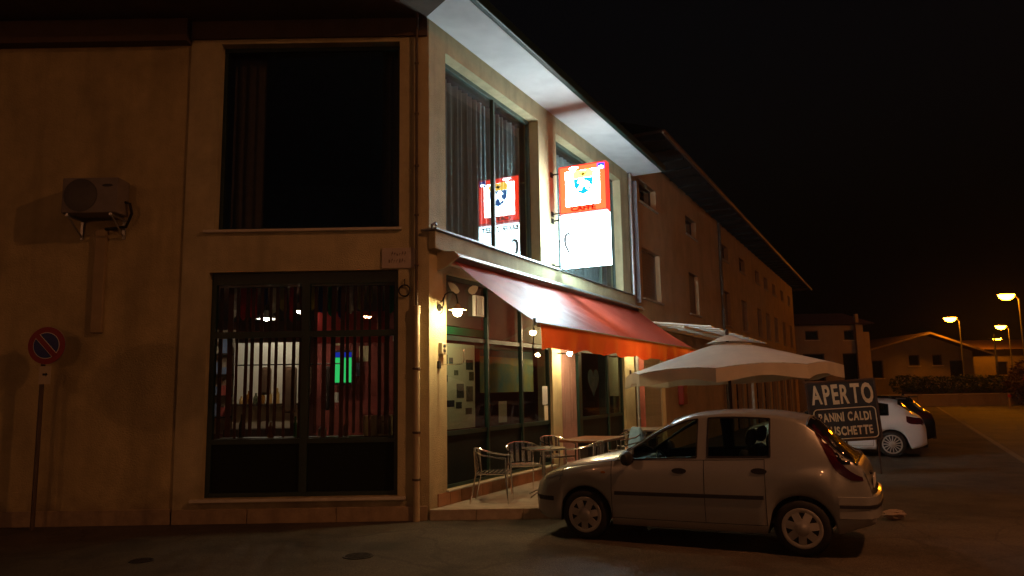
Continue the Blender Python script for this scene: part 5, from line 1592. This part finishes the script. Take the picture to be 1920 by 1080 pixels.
    # surface lookup for fittings on the flanks
    def flank(x, z, s=-1, off=0.0):
        lo = 0
        for i in range(len(xs) - 1):
            if xs[i] <= x <= xs[i + 1]: lo = i
        u = (x - xs[lo]) / (xs[lo + 1] - xs[lo])
        def yz(i):
            P = rows[i]
            for j in range(2, nP - 1):
                if P[j][1] <= z <= P[j + 1][1]:
                    k2 = (z - P[j][1]) / max(1e-6, P[j + 1][1] - P[j][1]); return P[j][0] + (P[j + 1][0] - P[j][0]) * k2
            return P[2][0]
        return Vector((x, s * (yz(lo) * (1 - u) + yz(lo + 1) * u + off), z))
    for s in (-1, 1):
        for dn, (hx, hz) in (('front_door', S['h1']), ('rear_door', S['h2'])):
            d_ = made.get((dn, 1 if s > 0 else 0)) or o
            c = flank(hx, hz, s, .006)
            hb = MB()
            hb.plate([(c.x + .085 * math.cos(R(22.5) * i), c.z + .033 * math.sin(R(22.5) * i)) for i in range(16)], c.y - .006, c.y + .010)
            hb.build('handle', S.get('handle', M['trim']), d_)
        if S.get('mould'):
            xa, xb, za, zb = S['mould']
            n = 14
            mbm = MB()
            for i in range(n + 1):
                x = xa + (xb - xa) * i / n; z = za + (zb - za) * i / n
                A = flank(x, z - .022, s, .001); B = flank(x, z + .022, s, .001); k2 = .012 * s
                mbm.v += [A[:], (A.x, A.y + k2, A.z + .004), (B.x, B.y + k2, B.z - .004), B[:]]
            for i in range(n):
                for q in range(3):
                    a = i * 4 + q; mbm.f.append((a, a + 1, a + 5, a + 4)); mbm.m.append(0)
            mbm.build('side_moulding', M['trim'], o)
        mx, mz = S['mirror']
        c = flank(mx, mz, s, 0)
        mm2 = MB()
        mm2.lathe([(0, -.13), (.05, -.125), (.078, -.08), (.085, 0), (.07, .055), (.0, .075)], 14, axis='y')
        mo = mm2.build('mirror', S.get('mirrorm', M['trim']), o, True)
        mo.location = (c.x + .02, c.y + s * .13, mz + .05); mo.scale = (.75, 1.0 if s < 0 else -1.0, 1.0)
        MB().tube([(c.x + .04, c.y - s * .02, mz), (c.x + .02, c.y + s * .08, mz + .03)], .02, 6).build('mirror_arm', M['trim'], o)
        yw = S['track']
        for c in (xf, xr):
            make_wheel(o, (c, s * (yw - .09), rz), s, rz, S['rim'], S['style'])
            # wheel housing
    # cabin
    b0 = S['cabin']
    MB().box(b0 - .25, L_ - .5, -.66, .66, .30, .34).build('cabin_floor', M['trim'], o)
    MB().box(b0 - .32, b0 + .12, -.66, .66, .60, .92, bev=.06).build('dashboard', M['trim'], o)
    for s in (-1, 1):
        sx = b0 + .78
        MB().box(sx - .02, sx + .48, s * .36 - .24, s * .36 + .24, .34, .56, bev=.05).build('seat', M['seat'], o)
        q = MB(); q.box(-.07, .07, -.23, .23, 0, .60, bev=.06); q.box(-.05, .05, -.13, .13, .63, .82, bev=.05)
        sb = q.build('seat_back', M['seat'], o); sb.location = (sx + .46, s * .36, .50); sb.rotation_euler = (0, R(14), 0)
    q = MB(); q.box(-.07, .07, -.6, .6, 0, .58, bev=.06); q.box(-.05, .05, -.42, -.2, .6, .74, bev=.04); q.box(-.05, .05, .2, .42, .6, .74, bev=.04)
    sb = q.build('rear_seat', M['seat'], o); sb.location = (b0 + 1.95, 0, .45); sb.rotation_euler = (0, R(16), 0)
    st = MB(); st.tube([(.0, .18 * math.cos(2 * math.pi * i / 24), .18 * math.sin(2 * math.pi * i / 24)) for i in range(24)], .014, 8, closed=True)
    st.tube([(0, 0, 0), (0, .17, .02)], .014, 6); st.tube([(0, 0, 0), (0, -.17, .02)], .014, 6); st.tube([(0, 0, 0), (-.02, 0, -.17)], .014, 6)
    so = st.build('steering_wheel', M['trim'], o, True); so.location = (b0 + .38, -.36, .86); so.rotation_euler = (0, R(-25), 0)
    MB().tube([(b0 + .38, -.36, .86), (b0 + .1, -.36, .72)], .025, 8).build('steering_column', M['trim'], o)
    # rear plate, bumper strip, lamps strip
    for q_ in S.get('extras', []): q_(o, flank)
    return o

# silver five-door hatchback with high tail lamps
def cls_silver(x, z, j, iB, iR, NS, cab):
    if j < iB:
        r = j - 2
        if x < .46 and x > .05 and z > .66 + .12 * x and r >= NS - 2: return 'headlight'
        if x < .24: return 'front_bumper'
        if x > 3.56 and z < .66: return 'rear_bumper'
        if x > 3.80: return 'tailgate'
        if 1.10 < x < 2.20 and r >= 1: return 'front_door'
        if 2.20 < x < 2.86 and r >= 1: return 'rear_door'
        return 'body'
    if j < iR:
        k_ = j - iB                       # 0 seal row, 1-2 glass, 3 rail
        if cab:
            if k_ in (1, 2) and 1.36 < x < 2.12: return 'front_side_window'
            if k_ in (1, 2) and 2.24 < x < 2.92: return 'rear_side_window'
        if x < .24: return 'front_bumper'
        return 'body'
    k_ = j - iR
    if x < .20: return 'front_bumper'
    if x < 1.12: return 'bonnet'
    if x < 1.80: return 'windscreen' if k_ >= 0 and x > 1.16 else 'body'
    if x < 3.30: return 'body'
    if x < 3.78: return 'rear_window'
    if z > .62: return 'tailgate'
    return 'rear_bumper'
def silver_extras(o, flank):
    # rear bumper shell with black rub strip
    # black rub strip wrapped round the rear bumper
    side = [(x, flank(x, .535, 1, .004).y) for x in (3.58, 3.64, 3.70, 3.76, 3.82, 3.87)]
    pts = [(x, -y) for x, y in side] + [(3.93, -.60), (3.955, -.40), (3.962, 0), (3.955, .40), (3.93, .60)] + [(x, y) for x, y in reversed(side)]
    for nm, za, zb, dx, mm in (('bumper_bulge', .40, .645, .012, PM_S), ('rub_strip', .505, .565, .022, M['trim'])):
        q = MB()
        for i, (x, y) in enumerate(pts):
            l = math.hypot((x - 3.2), y); ux, uy = (x - 3.2) / l * dx, y / l * dx
            q.v += [(x - .02, y * .97, za), (x + ux, y + uy, za + .015), (x + ux, y + uy, zb - .015), (x - .02, y * .97, zb)]
        for i in range(len(pts) - 1):
            for k2 in range(3):
                a = i * 4 + k2; q.f.append((a, a + 4, a + 5, a + 1)); q.m.append(0)
        q.build(nm, mm, o, True, ang=60)
    # tall tail lamps following the rear pillars
    for s in (-1, 1):
        q = MB(); nz, nx = 18, 5; ends = []
        for j in range(nz + 1):
            z = .80 + (1.395 - .80) * j / nz
            xl = 3.31 + (1.42 - z) * .50 + (.10 * max(0, (.92 - z) / .12) ** 2)
            xr_ = 3.3
            while xr_ < 3.86 and sm(xr_, SIL['top']) - .045 > z: xr_ += .005
            xe_ = max(xl + .02, min(xr_, 3.83)); xr_ = min(xe_, xl + .085 + .10 * max(0, (1.0 - z) / .2)); ends.append((z, xr_, xe_))
            for i in range(nx + 1):
                q.v.append(flank(xl + (xr_ - xl) * i / nx, z, s, .007)[:])
        for j in range(nz):
            for i in range(nx):
                a = j * (nx + 1) + i; q.f.append((a, a + 1, a + nx + 2, a + nx + 1)); q.m.append(0)
        q.build('tail_light', M['tail'], o, True, ang=70)
        q = MB(); ends = [e_ for e_ in ends if e_[0] > .94 and e_[2] > e_[1] + .005]
        for z, xa, xb in ends:
            for i in range(4): q.v.append(flank(xa + (xb - xa) * i / 3, z, s, .006)[:])
        for j in range(len(ends) - 1):
            for i in range(3):
                a = j * 4 + i; q.f.append((a, a + 1, a + 5, a + 4)); q.m.append(0)
        q.build('glass_wrap', M['blackglass'], o, True, ang=70)
    MB().box(3.905, 3.915, -.26, .26, .68, .79).build('number_plate', M['white'], o)
    MB().box(3.86, 3.90, -.1, .1, .80, .83, bev=.01).build('plate_lamp', M['trim'], o)
    MB().tube([(1.05, -.15, 1.06), (1.4, -.2, 1.15)], .008, 5).tube([(1.05, .3, 1.06), (1.4, .25, 1.15)], .008, 5).build('wiper', M['trim'], o)
    for s in (-1, 1):
        c = flank(1.0, .80, s, .003)
        MB().plate([(c.x + .03 * math.cos(R(45) * i), c.z + .014 * math.sin(R(45) * i)) for i in range(8)], c.y - .006, c.y + .006).build('indicator', mat('amber', (.5, .2, .02), .2), o)
    MB().box(-.012, .05, -.42, .42, .40, .455, bev=.01).build('front_strip', M['trim'], o)
    for s in (-1, 1):
        a = MB(); pts = [flank(x, .455, s, .004) for x in (.03, .10, .18, .26, .33)]
        vs = []
        for p_ in pts: vs += [(p_.x, p_.y, p_.z - .025), (p_.x, p_.y + s * .008, p_.z + .03)]
        a.add(vs, [(2 * i, 2 * i + 1, 2 * i + 3, 2 * i + 2) for i in range(4)])
        a.build('corner_strip', M['trim'], o)
PM_S = paint('silver_paint', (.36, .37, .36), .3, .30)
SIL = dict(L=3.92, xf=.75, xr=3.21, arch=.335, wr=.292, rim=.205, style='star', track=.81, cabin=1.25, archk=1.0,
    top=[(0, .56), (.05, .67), (.15, .755), (.4, .865), (.75, .95), (1.12, 1.03), (1.3, 1.14), (1.55, 1.30), (1.82, 1.43), (2.1, 1.495), (2.5, 1.52), (2.9, 1.505), (3.18, 1.465), (3.30, 1.435), (3.45, 1.31), (3.62, 1.13), (3.78, .97), (3.84, .90), (3.88, .78), (3.905, .66), (3.92, .56)],
    belt=[(0, .52), (.08, .64), (.2, .735), (.45, .82), (.9, .905), (1.2, .94), (1.6, .955), (2.2, .97), (3.0, 1.0), (3.4, 1.02), (3.75, 1.0)],
    w=[(0, .50), (.03, .60), (.09, .67), (.22, .745), (.45, .79), (.85, .822), (2.0, .83), (3.0, .83), (3.4, .818), (3.65, .79), (3.8, .755), (3.88, .71), (3.92, .64)],
    low=[(0, .30), (.15, .225), (.4, .20), (1.1, .20), (2.9, .21), (3.55, .25), (3.75, .31), (3.92, .36)],
    rail=[(0, .3), (1.10, .90), (1.16, .95), (1.4, 1.11), (1.6, 1.24), (1.82, 1.36), (2.05, 1.448), (2.5, 1.478), (2.95, 1.458), (3.2, 1.405), (3.32, 1.34), (3.6, 1.08), (3.74, .97), (3.8, .9)],
    raily=[(1.1, .76), (1.5, .69), (1.85, .62), (2.2, .60), (3.0, .60), (3.3, .595), (3.6, .66), (3.78, .71)],
    marks=[.2, .24, 1.10, 1.12, 1.16, 1.36, 1.80, 2.12, 2.20, 2.24, 2.86, 2.92, 3.0, 3.28, 3.30, 3.56, 3.60, 3.66, 3.72, 3.78, 3.80, 3.83, 3.86, 3.885, 3.90, .03, .06],
    h1=(1.92, .845), h2=(2.80, .87), mould=(1.14, 2.84, .565, .59), mirror=(1.32, .93), classify=cls_silver, rearglass=M['blackglass'], mirrorm=M['trim'], extras=[silver_extras])
p = F(.385, 1.76)
make_car('parked_car', 'silver-grey five-door hatchback parked nose-in at the terrace in the foreground', (p.x, p.y, 0), -AZ, SIL, PM_S)

# white and dark sportier hatchbacks beyond
def cls_sport(x, z, j, iB, iR, NS, cab):
    if j < iB:
        r = j - 2
        if x > 3.88 and .80 < z < .95: return 'tail_light'
        if x < .55 and x > .08 and z > .58 and r >= NS - 2: return 'headlight'
        if x < .26: return 'front_bumper'
        if x > 3.95 and z < .70: return 'rear_bumper'
        if x > 4.12: return 'tailgate'
        if 1.25 < x < 2.35 and r >= 1: return 'front_door'
        if 2.35 < x < 3.12 and r >= 1: return 'rear_door'
        return 'body'
    if j < iR:
        k_ = j - iB
        if cab:
            if k_ in (1, 2) and 1.55 < x < 2.29: return 'front_side_window'
            if k_ in (1, 2) and 2.36 < x < 3.04: return 'rear_side_window'
            if k_ in (1, 2) and 3.10 < x < 3.50: return 'quarter_window'
        return 'body'
    k_ = j - iR
    if x < .2: return 'front_bumper'
    if x < 1.25: return 'bonnet'
    if x < 2.02: return 'windscreen' if x > 1.30 else 'body'
    if x < 3.72: return 'body'
    if x < 4.02: return 'rear_window' if k_ >= 1 else 'body'
    if z > .72: return 'tailgate'
    return 'rear_bumper'
def sport_extras(o, flank):
    MB().box(4.285, 4.295, -.26, .26, .55, .66).build('number_plate', M['white'], o)
    MB().box(3.68, 3.92, -.5, .5, 1.385, 1.415, bev=.012).build('roof_spoiler', M['trim'], o)
    MB().plate([(3.5, 1.435), (3.6, 1.425), (3.56, 1.49)], -.01, .01).build('aerial_fin', M['trim'], o)
    MB().box(4.20, 4.30, -.66, .66, .24, .34, bev=.02).build('diffuser', M['trim'], o)
SPO = dict(L=4.30, xf=.92, xr=3.53, arch=.355, wr=.318, rim=.225, style='multi', track=.86, cabin=1.45,
    top=[(0, .52), (.05, .64), (.2, .73), (.6, .84), (1.0, .92), (1.27, .98), (1.5, 1.12), (1.8, 1.28), (2.05, 1.38), (2.4, 1.425), (2.9, 1.435), (3.4, 1.42), (3.72, 1.37), (3.85, 1.26), (4.02, 1.08), (4.15, .99), (4.22, .92), (4.265, .80), (4.29, .68), (4.30, .58)],
    belt=[(0, .48), (.1, .60), (.3, .70), (.8, .81), (1.3, .87), (1.8, .92), (2.6, .96), (3.3, .99), (3.8, 1.0), (4.1, .95)],
    w=[(0, .55), (.05, .66), (.15, .75), (.35, .82), (.8, .86), (2.0, .88), (3.4, .88), (3.8, .86), (4.05, .82), (4.2, .77), (4.30, .68)],
    low=[(0, .28), (.15, .20), (.4, .18), (3.8, .19), (4.1, .24), (4.3, .32)],
    rail=[(0, .3), (1.28, .86), (1.5, 1.03), (1.8, 1.20), (2.05, 1.30), (2.4, 1.36), (2.9, 1.37), (3.3, 1.335), (3.6, 1.27), (3.8, 1.16), (4.0, 1.02), (4.1, .95)],
    raily=[(1.3, .80), (1.8, .70), (2.1, .65), (3.0, .64), (3.6, .64), (4.0, .70)],
    marks=[.2, .26, 1.25, 1.30, 1.55, 2.02, 2.29, 2.35, 2.36, 3.04, 3.10, 3.12, 3.50, 3.72, 3.80, 3.88, 3.95, 4.02, 4.12, 4.18, 4.22, 4.25, 4.275, 4.29, .05, .1],
    h1=(2.15, .83), h2=(3.0, .87), mirror=(1.5, .90), classify=cls_sport, rearglass=M['blackglass'], handle=M['hub'], extras=[sport_extras])
p = F(11.67 + .86, 5.74 - 3.53)
make_car('parked_car', 'white hatchback with multi-spoke wheels parked behind the APERTO board', (p.x, p.y, 0), -AZ, SPO, paint('white_car_paint', (.70, .68, .66), 0, .3))
p = F(14.9 + .86, 6.05 - 3.53)
make_car('parked_car', 'black hatchback parked just beyond the white one', (p.x, p.y, 0), -AZ, SPO, paint('black_car_paint', (.012, .012, .014), 0, .25))
# litter bag behind the silver car
random.seed(40)
lb = MB()
nn, mm_ = 14, 7
vs = []
for j in range(mm_ + 1):
    v = j / mm_
    for i in range(nn):
        a = 2 * math.pi * i / nn
        r_ = math.sin(math.pi * (.06 + .94 * v) * .97 + .02) ** .6 * (1 + .22 * random.uniform(-1, 1))
        vs.append((.17 * r_ * math.cos(a), .11 * r_ * math.sin(a), .13 * (1 - v) ** .8))
lb.add(vs, [(j * nn + i, j * nn + (i + 1) % nn, (j + 1) * nn + (i + 1) % nn, (j + 1) * nn + i) for j in range(mm_) for i in range(nn)] + [tuple(range(nn))])
tag(lb.build('plastic_bag', mat('bag_film', (.42, .33, .26), .5, var=.15, scale=14, trans=.3), None, False, (5.02, 10.25, 0), R(20)), 'crumpled pale plastic bag on the asphalt behind the silver car', 'bag')

# ------------------------------------------------------------------ thin volume added for halos round the lamps, in place of lens bloom
hz_m = bpy.data.materials.new('halo_haze_air')
hz_m.use_nodes = True
hz_m.node_tree.nodes.clear()
pv = nd(hz_m.node_tree, 'ShaderNodeVolumePrincipled')
pv.inputs['Color'].default_value = (.9, .9, .9, 1)
pv.inputs['Density'].default_value = 0.0004
ho = nd(hz_m.node_tree, 'ShaderNodeOutputMaterial')
hz_m.node_tree.links.new(pv.outputs[0], ho.inputs['Volume'])
hz = MB().box(-60, 110, -90, 150, -1.0, 14.0).build('halo_haze', hz_m)
hz['kind'] = 'stuff'
